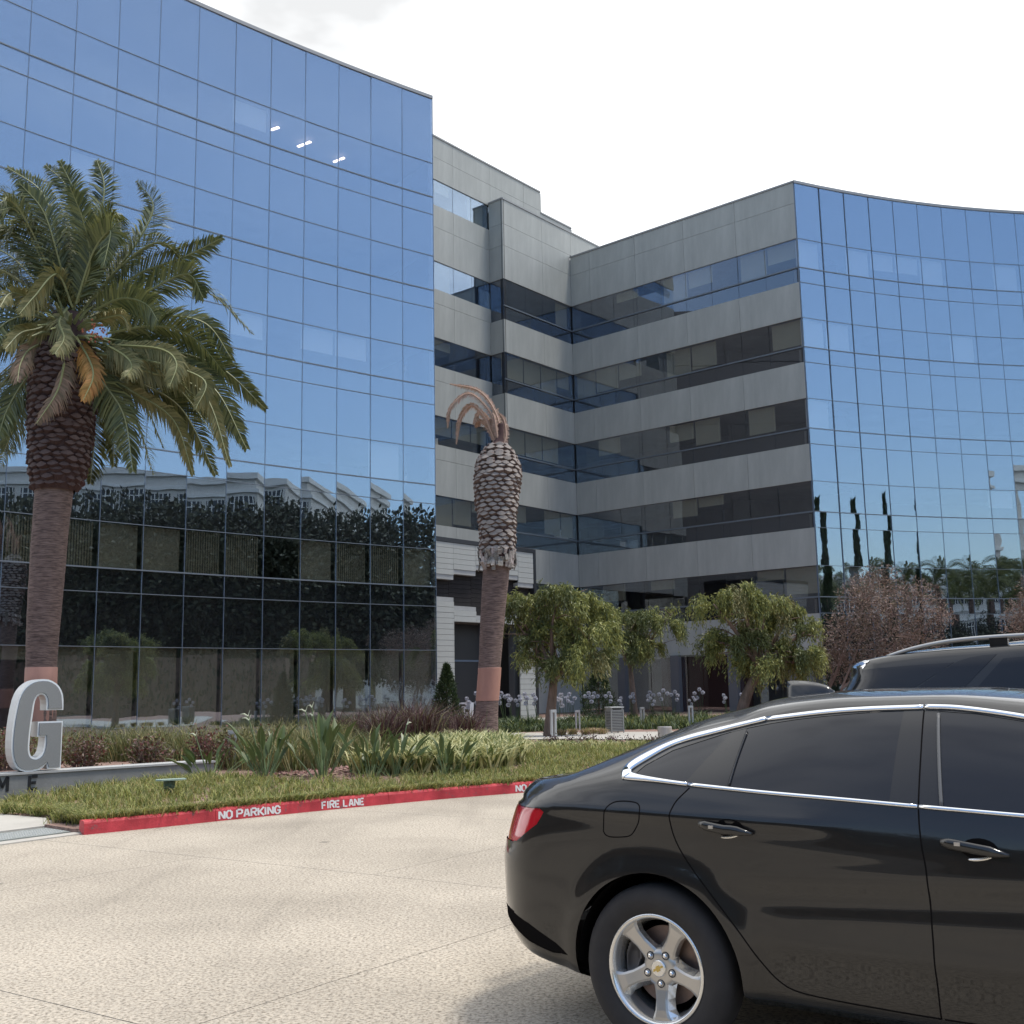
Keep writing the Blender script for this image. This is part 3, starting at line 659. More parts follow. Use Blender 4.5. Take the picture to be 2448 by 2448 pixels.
def frond_mesh(name, pts, face, mats2, leaf=.46, n=None, droop=.35, wl=.037):
    """one feather palm leaf: tapering rib with two rows of narrow leaflets"""
    c = bez(pts, 26); mb = MB(); L = sum((b-a).length for a, b in zip(c[:-1], c[1:]))
    mb.tube(c, [.028*(1-i/26)**.8+.004 for i in range(26)], 4, 1, cap=False)
    n = n or int(L/.027); fine = bez(pts, n); vs = []; fs = []; base = len(mb.v)
    sway = Vector((random.gauss(0, .12), random.gauss(0, .12), 0)); roll = random.uniform(-.6, .6)
    for i in range(3, n-1):
        t = i/(n-1); p = fine[i]; d = (fine[min(i+1, n-1)]-fine[i-1]).normalized()
        s = d.cross(Vector((0, 1, .35))) if face else d.cross(Vector((0, 0, 1)))
        if s.length < .15: s = d.cross(Vector((.3, 1, 0)))
        s.normalize(); u = s.cross(d); s, u = s*math.cos(roll)+u*math.sin(roll), u*math.cos(roll)-s*math.sin(roll)
        ll = leaf*(math.sin(math.pi*min(1, .12+.86*t**.8))**.6)*(.75 if t > .9 else 1)
        for sg in (-1, 1):
            l = ll*random.uniform(.85, 1.12); dr = (d*random.uniform(.55, .85)+s*sg*.75+u*random.uniform(.05, .55)+sway).normalized()
            mid = p+dr*l*.55; tip = p+dr*l+Vector((0, 0, -1))*l*droop*random.uniform(.4, 1.3)
            wv = dr.cross(s*sg*.5+u).normalized()*wl/2
            k = len(mb.v); mb.v += [tuple(p-wv*.5), tuple(p+wv*.5), tuple(mid+wv), tuple(mid-wv), tuple(tip)]
            mb.f += [(k, k+1, k+2, k+3), (k+3, k+2, k+4)]; mb.m += [0, 0]
    return mb
def trunk_mb(rows, y, n=14, bumps=.012):
    """rows: (x, z, radius)"""
    c = bez([(x, z, r) for x, z, r in rows], len(rows)*9); mb = MB(); vs = []; fs = []
    for p in c:
        for k in range(n):
            a = 2*math.pi*k/n; r = p.z*(1+random.uniform(-bumps, bumps)); vs.append((p.x+r*math.cos(a), y+r*math.sin(a), p.y))
    for i in range(len(c)-1):
        for k in range(n): fs.append((i*n+k, i*n+(k+1) % n, (i+1)*n+(k+1) % n, (i+1)*n+k))
    fs.append(tuple((len(c)-1)*n+k for k in range(n)))
    return mb.add(vs, fs)
def boot_mesh(name, mats):
    """one old leaf base: a stubby wedge with a pale cut face"""
    vs = [(-.56, .36, .30), (-.3, .50, .16), (0, .56, .10), (.3, .50, .16), (.56, .36, .30), (.28, .40, .46), (0, .40, .54), (-.28, .40, .46), (-.5, 0, .06), (.5, 0, .06), (0, 0, -.22), (-.45, 0, .5), (.45, 0, .5)]
    fs = [(0, 1, 2, 6, 7), (2, 3, 4, 5, 6), (8, 10, 1, 0), (10, 2, 1), (10, 3, 2), (10, 9, 4, 3), (0, 7, 11), (7, 6, 11), (6, 12, 11), (6, 5, 12), (5, 4, 12), (8, 0, 11), (4, 9, 12)]
    me = bpy.data.meshes.new(name); me.from_pydata(vs, [], fs)
    for m in mats: me.materials.append(m)
    me.polygons.foreach_set('material_index', [1 if i < 2 else 0 for i in range(len(fs))]); return me
def boots(root, rows, y, step, wid, mesh, z0, z1, cap, face=-90):
    """spiral of leaf bases hugging a trunk profile; the nearest ones are parts, the rest one piece"""
    tab_r = [(z, r) for x, z, r in rows]; tab_x = [(z, x) for x, z, r in rows]; cand = []
    z = z0; row = 0
    while z < z1:
        r = float(pch(z, tab_r)); x = float(pch(z, tab_x)); n = max(5, int(2*math.pi*r/wid)); 
        for k in range(n):
            a = 2*math.pi*(k+.5*(row % 2))/n+random.uniform(-.06, .06); cand.append((x, z+random.uniform(-.02, .02), r, a))
        z += step; row += 1
    cand.sort(key=lambda q: math.sin(q[3])); rest = MB()
    for i, (x, z, r, a) in enumerate(cand):
        s = wid*random.uniform(.85, 1.2); Mx = Matrix.Translation((x+(r-.03)*math.cos(a), y+(r-.03)*math.sin(a), z)) @ Matrix.Rotation(a-R(90)+random.uniform(-.15, .15), 4, 'Z') @ Matrix.Rotation(R(random.uniform(-12, 16)), 4, 'X') @ Matrix.Diagonal((s, s*.9, s*1.1, 1))
        if i < cap:
            o = obj('leaf_base', mesh, root); o.matrix_local = Mx
        else: rest.add([Mx @ v.co for v in mesh.vertices], [tuple(p.vertices) for p in mesh.polygons])
    if rest.v: rest.build('leaf_base_mass', mesh.materials[0], root, kind='stuff')
# --- the green palm on the left
palm = thing('palm_tree', 'tall green palm with a full crown and shaggy upper trunk on the left', 'palm tree')
PY = 23
rows = [(-9.70, .15, .37), (-9.72, .8, .33), (-9.744, 2.0, .302), (-9.748, 2.76, .32), (-9.724, 3.86, .346), (-9.694, 4.97, .363), (-9.65, 5.93, .385)]
trunk_mb(rows, PY).build('trunk', M['trunk'], palm, smooth=True)
MB().lathe([(.331, .9), (.325, 1.2), (.318, 1.7), (.313, 2.12), (.2, 2.13)], 20, c=(-9.742, PY, 0)).build('cut_band', M['cut'], palm, smooth=True)
brow = [(-9.64, 5.8, .42), (-9.60, 6.0, .50), (-9.57, 6.4, .57), (-9.57, 7.02, .61), (-9.568, 7.72, .645), (-9.572, 8.42, .62), (-9.55, 9.0, .50), (-9.55, 9.7, .3)]
trunk_mb(brow, PY).build('boot_core', M['bootd'], palm, smooth=True)
MBOOT = boot_mesh('leaf_base', [M['bootd'], M['bootl']]); boots(palm, brow, PY, .118, .21, MBOOT, 5.85, 8.9, 240)
FR = [
('g',[(-9.63,22.91,9.9),(-9.67,22.74,11.01),(-10.01,22.57,12.25),(-10.75,22.4,12.82)]),
('g',[(-9.57,23.04,9.99),(-9.52,23.13,11.41),(-9.76,23.22,12.67),(-10.32,23.3,13.31)]),
('g',[(-9.39,22.86,9.92),(-9.15,22.61,10.95),(-9.21,22.36,12.06),(-9.49,22.1,12.79)]),
('g',[(-9.27,23.03,9.98),(-9.06,23.09,11.3),(-8.92,23.14,12.62),(-9.13,23.2,13.35)]),
('g',[(-8.81,23.08,10.34),(-8.21,23.22,11.34),(-7.89,23.36,12.29),(-8.33,23.5,12.99)]),
('g',[(-8.82,23.06,9.94),(-8.1,23.17,10.64),(-7.15,23.29,11.07),(-6.33,23.4,11.55)]),
('g',[(-8.73,22.92,9.65),(-7.76,22.78,10.09),(-6.87,22.64,10.41),(-6.46,22.5,9.81)]),
('g',[(-8.78,23.09,9.48),(-7.79,23.26,9.71),(-6.7,23.43,9.59),(-6.09,23.6,8.76)]),
('g',[(-8.65,22.97,9.24),(-7.59,22.91,9.36),(-6.75,22.86,9.05),(-6.05,22.8,8.25)]),
('g',[(-8.75,23.04,9.15),(-7.65,23.13,8.96),(-6.31,23.22,8.53),(-5.28,23.3,7.57)]),
('g',[(-8.7,22.94,8.92),(-7.65,22.83,8.63),(-6.31,22.71,7.96),(-5.5,22.6,6.54)]),
('y',[(-8.78,22.86,8.74),(-7.64,22.61,8.26),(-6.39,22.36,7.72),(-5.71,22.1,6.07)]),
('g',[(-8.88,23.04,8.65),(-8.0,23.13,8.19),(-7.07,23.22,7.58),(-6.33,23.3,6.14)]),
('y',[(-8.99,22.96,8.51),(-8.09,22.87,7.93),(-7.12,22.78,7.25),(-6.64,22.7,6.03)]),
('g',[(-9.05,22.91,8.49),(-8.52,22.74,7.94),(-8.07,22.57,7.25),(-7.79,22.4,6.06)]),
('g',[(-9.16,23.12,8.44),(-8.93,23.35,8.0),(-8.69,23.57,7.51),(-8.71,23.8,6.48)]),
('g',[(-9.21,23.14,8.6),(-9.05,23.39,7.86),(-9.1,23.64,7.03),(-9.25,23.9,6.12)]),
('g',[(-9.93,23.09,9.97),(-10.49,23.26,10.68),(-11.22,23.43,11.33),(-12.09,23.6,11.58)]),
('g',[(-9.83,22.94,9.99),(-10.2,22.83,10.74),(-10.74,22.71,11.42),(-11.15,22.6,11.54)]),
('g',[(-9.95,23.08,9.77),(-10.71,23.22,10.07),(-11.42,23.36,10.02),(-12.06,23.5,9.4)]),
('g',[(-9.9,22.91,9.36),(-10.49,22.74,9.16),(-11.02,22.57,8.81),(-11.3,22.4,8.09)]),
('g',[(-9.99,23.06,9.02),(-10.58,23.17,8.68),(-11.12,23.29,8.03),(-11.36,23.4,7.36)]),
('g',[(-9.95,22.92,8.67),(-10.31,22.78,8.14),(-10.58,22.64,7.46),(-10.66,22.5,6.84)]),
('g',[(-9.98,23.08,8.64),(-10.37,23.22,7.92),(-10.74,23.36,7.27),(-11.0,23.5,6.77)]),
('y',[(-9.45,22.76,9.76),(-9.43,22.31,9.3),(-9.12,21.85,8.77),(-9.1,21.4,8.3)]),
('b',[(-9.46,22.78,9.0),(-9.3,22.35,8.37),(-9.24,21.92,7.66),(-9.44,21.5,6.9)]),
('o',[(-9.24,22.78,9.07),(-8.8,22.35,8.51),(-8.51,21.92,7.97),(-8.53,21.5,7.35)]),
('y',[(-9.66,22.76,9.54),(-9.82,22.31,9.16),(-10.01,21.85,8.9),(-10.1,21.4,8.42)]),
('y',[(-8.64,22.78,8.94),(-8.04,22.35,8.53),(-7.73,21.92,8.18),(-7.68,21.5,7.85)]),
('y',[(-8.5,22.79,8.91),(-7.33,22.39,8.68),(-6.84,22.0,8.25),(-6.84,21.6,7.63)]),
('y',[(-9.35,22.78,9.77),(-9.53,22.35,10.35),(-9.8,21.92,9.7),(-9.9,21.5,9.18)]),
('g',[(-9.27,22.76,9.84),(-8.77,22.31,10.82),(-8.25,21.85,11.08),(-8.19,21.4,10.14)]),
('g',[(-9.44,22.82,9.9),(-9.57,22.48,10.71),(-9.8,22.14,11.66),(-10.19,21.8,12.16)]),
('g',[(-9.64,22.85,9.92),(-10.02,22.57,10.87),(-10.42,22.28,11.74),(-10.66,22.0,11.65)]),
('g',[(-9.84,23.14,10.02),(-10.26,23.39,11.13),(-10.94,23.64,12.44),(-11.6,23.9,13.08)]),
('g',[(-9.46,23.14,10.02),(-9.37,23.39,10.95),(-9.24,23.64,11.95),(-8.82,23.9,11.8)]),
('y',[(-9.79,22.79,9.63),(-10.11,22.39,9.84),(-10.34,22.0,9.81),(-10.35,21.6,9.37)]),
('g',[(-9.25,22.8,9.89),(-8.88,22.44,10.64),(-8.92,22.07,11.41),(-9.09,21.7,12.02)]),
('g',[(-9.33,23.09,10.0),(-8.82,23.26,10.89),(-8.68,23.43,11.68),(-8.92,23.6,12.3)]),
('g',[(-8.9,22.79,9.69),(-8.17,22.39,9.8),(-7.52,22.0,9.53),(-7.11,21.6,9.01)]),
('y',[(-8.88,22.76,9.44),(-8.42,22.31,9.36),(-7.96,21.85,9.23),(-7.65,21.4,8.88)]),
('g',[(-9.62,23.08,10.0),(-10.05,23.22,11.38),(-10.64,23.36,12.76),(-11.19,23.5,13.17)]),
('g',[(-8.77,23.14,8.91),(-7.72,23.39,8.57),(-6.94,23.64,7.88),(-5.97,23.9,7.38)]),
('y',[(-8.79,22.8,8.73),(-7.41,22.44,8.4),(-6.28,22.07,7.89),(-6.33,21.7,7.18)]),
('b',[(-9.65,22.79,9.08),(-10.02,22.39,8.74),(-10.04,22.0,8.32),(-9.91,21.6,7.8)]),
('g',[(-9.8,22.82,9.48),(-10.21,22.48,9.49),(-10.51,22.14,9.19),(-10.68,21.8,8.64)]),
]
kinds = {'g': M['fr_g'], 'y': M['fr_y'], 'b': M['fr_b'], 'o': M['fr_o']}
for k, pts in FR:
    pts = [(x, y, z) for x, y, z in pts]
    frond_mesh('frond', pts, 1, None, leaf=.60 if k == 'g' else .36, droop=.24 if k == 'g' else .5).build('frond', [kinds[k], M['rach']], palm)
for i in range(26):                                       # the far side and the dense heart of the crown
    a = random.uniform(-.2, math.pi+.2) if i < 17 else random.uniform(0, 2*math.pi); el = random.uniform(-.5, 1.25) if i < 17 else random.uniform(.7, 1.4); L = random.uniform(2.6, 3.6)
    dx, dy = math.cos(a)*math.cos(el), math.sin(a)*math.cos(el); b = Vector((-9.5+.2*dx, PY+.25*dy, 9.3+.35*math.sin(el)))
    p = [b, b+Vector((dx, dy, math.sin(el)))*L*.45, b+Vector((dx*1.1, dy*1.1, math.sin(el)-.12))*L*.8, b+Vector((dx*1.25, dy*1.25, math.sin(el)-.45))*L]
    frond_mesh('frond', p, 0, None, leaf=.58, n=90).build('frond', [M['fr_g'], M['rach']], palm)
mb = MB()
for i in range(60):
    a = random.uniform(0, 6.28); e = random.uniform(-.5, .9); p = Vector((-9.53, PY, 9.15)); d = Vector((math.cos(a)*math.cos(e), math.sin(a)*math.cos(e), math.sin(e)))
    mb.tube([p+d*.35, p+d*.75+Vector((0, 0, -.05)), p+d*1.05+Vector((0, 0, -.2))], [.05, .035, .015], 4)
mb.build('leaf_stalks', M['rach'], palm)
mb = MB()
for i in range(30): mb.lathe([(0, .025), (.02, .012), (.02, -.012), (0, -.025)], 5, c=(-8.55+random.gauss(0, .12), 22.1+random.gauss(0, .08), 8.95+random.gauss(0, .13)))
mb.build('fruit_cluster', mat('orange_date_fruit', (.34, .10, .05), .7), palm)
# --- the dead palm in front of the entry
dp = thing('palm_tree', 'dead palm with a bulging scaly head and a few drooping tan fronds', 'palm tree')
DY = 28
rows = [(-.745, .1, .315), (-.73, .7, .29), (-.711, 1.122, .281), (-.629, 2.167, .281), (-.521, 3.49, .315), (-.408, 4.698, .345)]
trunk_mb(rows, DY).build('trunk', M['trunk'], dp, smooth=True)
trunk_mb([(-.703, 1.226, .292), (-.672, 1.55, .291), (-.645, 1.85, .291), (-.632, 2.036, .293)], DY, bumps=.004).build('cut_band', M['cut'], dp, smooth=True)
brow = [(-.40, 4.62, .40), (-.39, 4.9, .41), (-.375, 5.514, .43), (-.385, 6.2, .505), (-.35, 6.89, .565), (-.33, 7.2, .50), (-.345, 7.5, .34), (-.33, 7.75, .17), (-.28, 7.95, .10), (-.24, 8.3, .07)]
trunk_mb(brow, DY).build('boot_core', M['bootd'], dp, smooth=True)
MBOOT2 = boot_mesh('leaf_base', [M['bootm'], M['bootc']])
boots(dp, brow, DY, .108, .205, MBOOT2, 4.95, 7.72, 300)
sk = MB()
for i in range(130):
    a = random.uniform(0, 6.28); z = random.uniform(4.55, 5.0); r = .38+.10*random.random(); x = -.4
    sk.box((x+r*math.cos(a), DY+r*math.sin(a), z), (.03, random.uniform(.07, .14), random.uniform(.1, .24)), a, tilt=Matrix.Rotation(random.uniform(-.5, .6), 3, 'Y'))
sk.build('ragged_skirt', M['bootw'], dp, kind='stuff')
DF = [[(-0.27, 28.0, 7.75), (-0.34, 27.98, 8.49), (-0.78, 27.95, 9.16), (-1.56, 27.92, 9.37)], [(-0.32, 28.0, 7.84), (-0.52, 28.0, 8.6), (-1.06, 28.0, 9.12), (-1.55, 28.0, 8.74), (-1.63, 28.0, 8.2)],
      [(-0.38, 28.0, 7.8), (-0.66, 28.02, 8.47), (-1.0, 28.04, 8.81), (-1.3, 28.06, 8.46), (-1.41, 28.08, 7.79)], [(-0.32, 28.0, 7.87), (-0.38, 28.05, 8.44), (-0.52, 28.1, 8.32), (-0.31, 28.15, 8.75)],
      [(-0.35, 28.0, 7.8), (-0.56, 28.08, 8.38), (-0.79, 28.15, 8.65), (-0.97, 28.22, 8.36)], [(-0.24, 28.0, 7.8), (-0.26, 28.1, 8.31), (-0.37, 28.2, 8.55), (-0.3, 28.3, 8.7)], [(-0.39, 28.0, 7.76), (-0.59, 28.12, 8.21), (-0.8, 28.25, 8.43), (-0.92, 28.38, 8.3)],
      [(-.2, 28, 7.7), (-.12, 28.05, 8.0), (-.16, 28.1, 8.4), (-.28, 28.1, 8.6)], [(-.3, 27.95, 7.7), (-.36, 27.9, 8.1), (-.40, 27.88, 8.4), (-.45, 27.88, 8.55)]]
for pts in DF: frond_mesh('dead_frond', pts, 1, None, leaf=.15, droop=.5, wl=.026, n=110).build('dead_frond', [M['fr_d'], M['fr_d']], dp)
# --- trees
def limbs(mb, base, fork, tips, r0, bend=0):
    b, f = Vector(base), Vector(fork); m = b.lerp(f, .5)+Vector((bend, 0, 0))
    mb.tube(bez([b, m, f], 8), [r0*(1.15-.45*i/7) for i in range(8)], 9)
    for t in tips:
        t = Vector(t); q = f.lerp(t, .55)+Vector((random.gauss(0, .12), random.gauss(0, .12), .12))
        mb.tube(bez([f, q, t], 7), [r0*.55*(1-.8*i/6) for i in range(7)], 6)
        for j in range(5):
            s = f.lerp(t, random.uniform(.4, .95)); e = s+Vector((random.gauss(0, .45), random.gauss(0, .45), random.uniform(-.1, .5))); mb.tube([s, s.lerp(e, .5)+Vector((0, 0, .08)), e], [r0*.16, r0*.1, r0*.04], 4)
    return mb
def weeping_tree(label, lobes, y, base, fork, r0, ns, mix, bend=0, group='weeping trees in front of the court wall'):
    t = thing('weeping_tree', label, 'tree', (base[0], base[1], 0), group=group); off = np.array([base[0], base[1], 0])
    cs = [Vector((x-off[0], y-off[1]+random.uniform(-.6, .6), z)) for x, z, r in lobes]
    limbs(MB(), Vector(base)-Vector(off), Vector(fork)-Vector(off), cs, r0, bend).build('trunk', M['bark'], t, smooth=True)
    B, D, Ls, Ws, MI = [], [], [], [], []
    wsum = sum(r*r for _, _, r in lobes)
    for c, (x, z, r) in zip(cs, lobes):
        for q_ in range(max(4, int(11*r))):
            d = rand_dirs(1)[0]; d[2] = abs(d[2])*.9-.3*random.random(); p0 = np.array(c)+d*r*random.uniform(.6, 1.0)*np.array([1, 1.1, .8]); h0 = np.array([d[0], d[1], 0])*.55+rng.normal(size=3)*.1; L0 = random.uniform(.45, 1.15)*min(1, r/.55); mk = rng.choice(3, p=mix); wd = random.uniform(.09, .17)
            for k in range(int(ns*r*r/wsum/max(4, int(11*r)))):
                L = L0*random.uniform(.55, 1.05); p = p0+rng.normal(size=3)*np.array([wd, wd, wd*.7]); hd = h0+rng.normal(size=3)*.12; m = int(L/.045)+3
                for i in range(m):
                    u = i/m; q = p+hd*L*(u*.55)+np.array([0, 0, 1])*(L*(.22*u-1.0*u*u)); B.append(q+rng.normal(size=3)*.012); D.append(hd*.5+np.array([0, 0, -.45-.7*u])+rng.normal(size=3)*.42); Ls.append(random.uniform(.09, .17)); Ws.append(random.uniform(.018, .030)); MI.append(mk if random.random() < .8 else 1)
    B, D, Ls, Ws = map(np.array, (B, D, Ls, Ws))
    me = leaf_mesh('crown', B, unit(D), Ls, Ws*1.25, [M['weep'], M['weep2'], M['fr_y']], mix); me.polygons.foreach_set('material_index', np.array(MI, dtype=np.int32)); obj('crown', me, t); return t
weeping_tree('weeping green tree right beside the dead palm, hanging lowest in front of the tiled portal', [(1.2, 3.89, .62), (1.78, 3.66, .74), (.45, 3.69, .67), (.01, 3.99, .37), (1.02, 2.94, .89), (2.06, 2.92, .67), (.42, 2.4, .44), (1.74, 2.19, .74), (1.25, 2.05, .44), (.1, 3.3, .45)], 31, (.886, 31, .1), (1.067, 31, 1.75), .15, 2300, [.68, .26, .06])
weeping_tree('smaller, darker weeping tree with a thin trunk behind the litter bin', [(3.61, 4.21, .7), (4.61, 3.99, .7), (5.5, 3.88, .8), (4.37, 3.0, .9), (5.16, 2.9, .8), (3.78, 3.3, .7), (6.12, 4.36, .28)], 42, (4.46, 42, .1), (4.335, 42, 2.2), .12, 1750, [.36, .62, .02])
weeping_tree('broad olive weeping tree with a leaning forked trunk behind the black sedan roof', [(7.24, 4.26, .77), (6.46, 4.1, .6), (8.09, 3.98, .77), (8.92, 3.62, .69), (9.41, 3.19, .43), (7.35, 3.06, 1.03), (8.69, 2.52, .95), (6.66, 2.9, .52), (9.18, 2.17, .52), (7.98, 2.2, .69)], 36, (7.1, 36, .1), (7.85, 36, 2.0), .19, 2900, [.64, .22, .14], -.12)
def dry_tree(label, lobes, y, base, n):
    t = thing('dry_tree', label, 'tree', (base[0], base[1], 0), group='dry brown trees by the curved glass front'); off = Vector((base[0], base[1], 0))
    cs = [Vector((x, y+random.uniform(-.7, .7), z))-off for x, z, r in lobes]; mb = MB()
    for k in range(3): limbs(mb, Vector((random.gauss(0, .06), 0, .1)), Vector((random.gauss(.3, .3), random.gauss(0, .2), 1.3)), cs[k::3], .07)
    for c, (x, z, r) in zip(cs, lobes):
        for k in range(60):
            d = Vector(rand_dirs(1)[0])*r*random.uniform(.3, 1.1); s = c+d*.4; mb.tube([s, s.lerp(c+d, .5)+Vector((0, 0, .04)), c+d+Vector((0, 0, .06))], [.012, .009, .005], 3)
    mb.build('trunk', M['twig'], t)
    B, D = [], []
    ws = sum(r**2 for _, _, r in lobes)
    for c, (x, z, r) in zip(cs, lobes):
        m = int(n*r*r/ws); d = rand_dirs(m); rad = r*rng.uniform(.2, 1.12, m)**.6; B.append(np.array(c)+d*rad[:, None]); D.append(d+rng.normal(size=(m, 3))*.9)
    B = np.concatenate(B); D = unit(np.concatenate(D)); m = len(B)
    obj('crown', leaf_mesh('crown', B, D, rng.uniform(.05, .16, m), rng.uniform(.018, .045, m), [M['dry'], M['dry2'], M['fr_b']], [.6, .3, .1]), t)
dry_tree('dry reddish brown tree beside the curved glass front, fully in view above the black suv', [(12.75, 4.68, .91), (11.8, 4.15, .91), (13.62, 4.12, .82), (14.48, 3.65, .45), (11.37, 3.08, .91), (12.63, 3.05, 1.09), (13.7, 2.85, .82), (11.13, 2.19, .73), (12.3, 2.1, .8)], 38, (10.9, 38, .1), 15000)
dry_tree('dry orange brown tree cut off by the right edge of the picture', [(16.75, 3.7, .5), (17.45, 4.32, .8), (17.5, 3.15, 1.06), (18.3, 3.7, .9)], 37, (17.6, 37, .1), 7000)
def conifer(label, x, y, h, r, n):
    t = thing('juniper', label, 'shrub', (x, y, bed(x, y)), group='junipers by the walls'); MB().tube([(0, 0, -.1), (0, 0, h*.85)], [.06, .02], 6).build('trunk', M['bark'], t)
    z = rng.uniform(0, 1, n)**.9; a = rng.uniform(0, 6.283, n); rr = r*(1-z**1.5)*(.55+.5*rng.random(n))*(1+.22*np.sin(a*3+z*9)); B = np.stack([rr*np.cos(a), rr*np.sin(a), z*h], 1)
    D = unit(np.stack([np.cos(a)*.6, np.sin(a)*.6, rng.uniform(.2, 1.2, n)], 1)+rng.normal(size=(n, 3))*.35)
    obj('foliage', leaf_mesh('foliage', B, D, rng.uniform(.08, .2, n), rng.uniform(.02, .05, n), [M['conif'], M['agap']], [.75, .25]), t)
conifer('narrow dark green juniper at the left foot of the white tiled portal', -2.33, 38, 2.15, .52, 5200)
conifer('wide dark juniper between the two left weeping trees', 3.25, 44, 2.2, .8, 3500)
# --- nandina shrubs behind the sign wall
def bush(name, label, cat, x, y, h, r, n, mats, probs, group=None, ls=(.03, .075), stems=26, stemm='twig'):
    t = thing(name, label, cat, (x, y, bed(x, y)), group=group); mb = MB(); B, D = [], []
    for k in range(stems):
        a = random.uniform(0, 6.28); rr = r*math.sqrt(random.random()); hh = h*random.uniform(.65, 1.08)*(1-.35*(rr/r)**2); tip = Vector((rr*math.cos(a), rr*math.sin(a), hh)); b = tip*.28; b.z = -.05
        mb.tube([b, b.lerp(tip, .6)+Vector((0, 0, .06)), tip], [.010, .008, .004], 4)
        for j in range(n//stems):
            u = random.uniform(.25, 1.04); p = b.lerp(tip, u)+Vector((random.gauss(0, .075), random.gauss(0, .075), random.gauss(0, .05))); B.append(p); D.append(rng.normal(size=3)+np.array([0, 0, .4]))
    mb.build('stems', M[stemm], t); B = np.array(B); D = unit(np.array(D)); m = len(B)
    obj('foliage', leaf_mesh('foliage', B, D, rng.uniform(*ls, m), rng.uniform(ls[0]*.45, ls[1]*.45, m), [M[q] for q in mats], probs), t); return t
gN = 'red leaved shrubs behind the sign wall'
for i, (x, y, h, r, pr, lb) in enumerate([(-6.35, 19.6, .56, .45, [.35, .5, .15], 'low red and green shrub just right of the letter G'), (-5.35, 20.0, .76, .48, [.62, .28, .1], 'taller red leaved shrub in the middle behind the sign wall'), (-4.45, 20.6, .6, .42, [.5, .4, .1], 'red leaved shrub at the right end of the sign wall, behind the first strelitzia'), (-8.75, 19.3, .7, .5, [.5, .35, .15], 'red leaved shrub at the left picture edge behind the letter G'), (-7.45, 19.5, .6, .5, [.4, .45, .15], 'small red shrub seen through the letter G')]):
    bush('nandina_shrub', lb, 'shrub', x, y, h, r, 1500, ['nand', 'nandg', 'dry'], pr, gN, (.04, .09), 40)
# --- purple fountain grass clumps
gP = 'purple fountain grass clumps'
for i, (x, y, h, lb) in enumerate([(-2.55, 21.6, 1.12, 'purple fountain grass clump behind the fourth strelitzia'), (-1.85, 22.2, 1.2, 'purple fountain grass clump behind the cream striped plants, left of the juniper'), (-3.3, 22.4, 1.0, 'leftmost, lowest purple fountain grass clump against the dark glass'), (-1.15, 25.0, .95, 'purple fountain grass clump at the foot of the dead palm'), (-2.3, 23.2, 1.2, 'tallest purple fountain grass clump, behind the other clumps')]):
    n = 520; t = thing('fountain_grass', lb, 'grass clump', (x, y, bed(x, y)), group=gP); Pb = np.zeros((n, 3)); Pb[:, :2] = rng.normal(size=(n, 2))*.17
    obj('blades', blades('blades', Pb, rng.uniform(.5, 1.05, n)*h, rng.uniform(.012, .022, n), rng.uniform(0, 6.283, n), rng.uniform(.2, .9, n), [M['purple'], M['olive'], M['dry']], [.72, .13, .15]), t)
# --- olive grass mass behind the strelitzias, meadow strip along the kerb, cream striped ground cover
def stuffblades(name, P, H, Wd, lean, mats, probs): 
    n = len(P); k = tufts.k if len(getattr(tufts, 'k', [])) == n else 1; o = obj(name, blades(name, P, rng.uniform(*H, n)*k, rng.uniform(*Wd, n), rng.uniform(0, 6.283, n), rng.uniform(*lean, n), [M[q] for q in mats], probs), kind='stuff'); return o
stuffblades('ornamental_grass', tufts([(-4.6, 19.6), (-3.9, 18.9), (-2.3, 19.2), (-2.4, 20.3), (-3.0, 22.0), (-3.8, 24.6), (-5.6, 23.5), (-9.5, 23.2), (-12, 23), (-9, 20.6), (-6.5, 21.0)], 240, 80, .13), (.3, .72), (.010, .020), (.25, .95), ['olive', 'grass2', 'grass3'], [.6, .2, .2])
back = [(-4.66, 12.75), (-4.08, 13.25), (-3.53, 13.8), (-2.93, 14.36), (-2.3, 14.93), (-1.45, 15.65), (-.7, 16.2), (.3, 16.85), (1.6, 17.6), (3.25, 18.4), (6, 19.3)]
strip_p = back+[(6, 22.6), (3.3, 22.7), (1.4, 22.6), (.25, 22.0), (.1, 19.5), (.1, 18.3), (-.6, 17.7), (-1.6, 17.1), (-2.6, 16.75), (-3.5, 16.5), (-4.4, 16.9), (-5.0, 18.3), (-5.4, 18.0), (-7.3, 16.25), (-9.0, 16.05), (-6.58, 14.65), (-5.74, 14.1), (-5.38, 13.3)]
stuffblades('meadow_grass', tufts(strip_p, 2300, 26, .05), (.06, .19), (.007, .014), (.2, 1.3), ['grass', 'grass2', 'grass3'], [.56, .20, .24])
edge = []
for i in range(420):
    t = random.random()*(len(back)-2); k = int(t); a, b = Vector(back[k]), Vector(back[k+1]); p = a.lerp(b, t-k); edge.append((p.x+random.gauss(0, .03), p.y+random.gauss(.02, .03), bed(p.x, p.y)))
for i in range(130):
    p = Vector((-5.35, 13.42)).lerp(Vector((-4.72, 12.78)), random.random()); edge.append((p.x+random.gauss(.02, .04), p.y+random.gauss(.04, .04), .09))
    p = Vector((-9.0, 16.0)).lerp(Vector((-5.72, 14.1)), random.random()); edge.append((p.x, p.y+random.gauss(.05, .04), .06))
    p = Vector((-5.66, 14.2)).lerp(Vector((-5.3, 13.4)), random.random()); edge.append((p.x+.05+random.gauss(0, .04), p.y+random.gauss(.04, .04), .09))
edge = np.repeat(np.array(edge), 24, 0); edge[:, :2] += rng.normal(size=(len(edge), 2))*.03
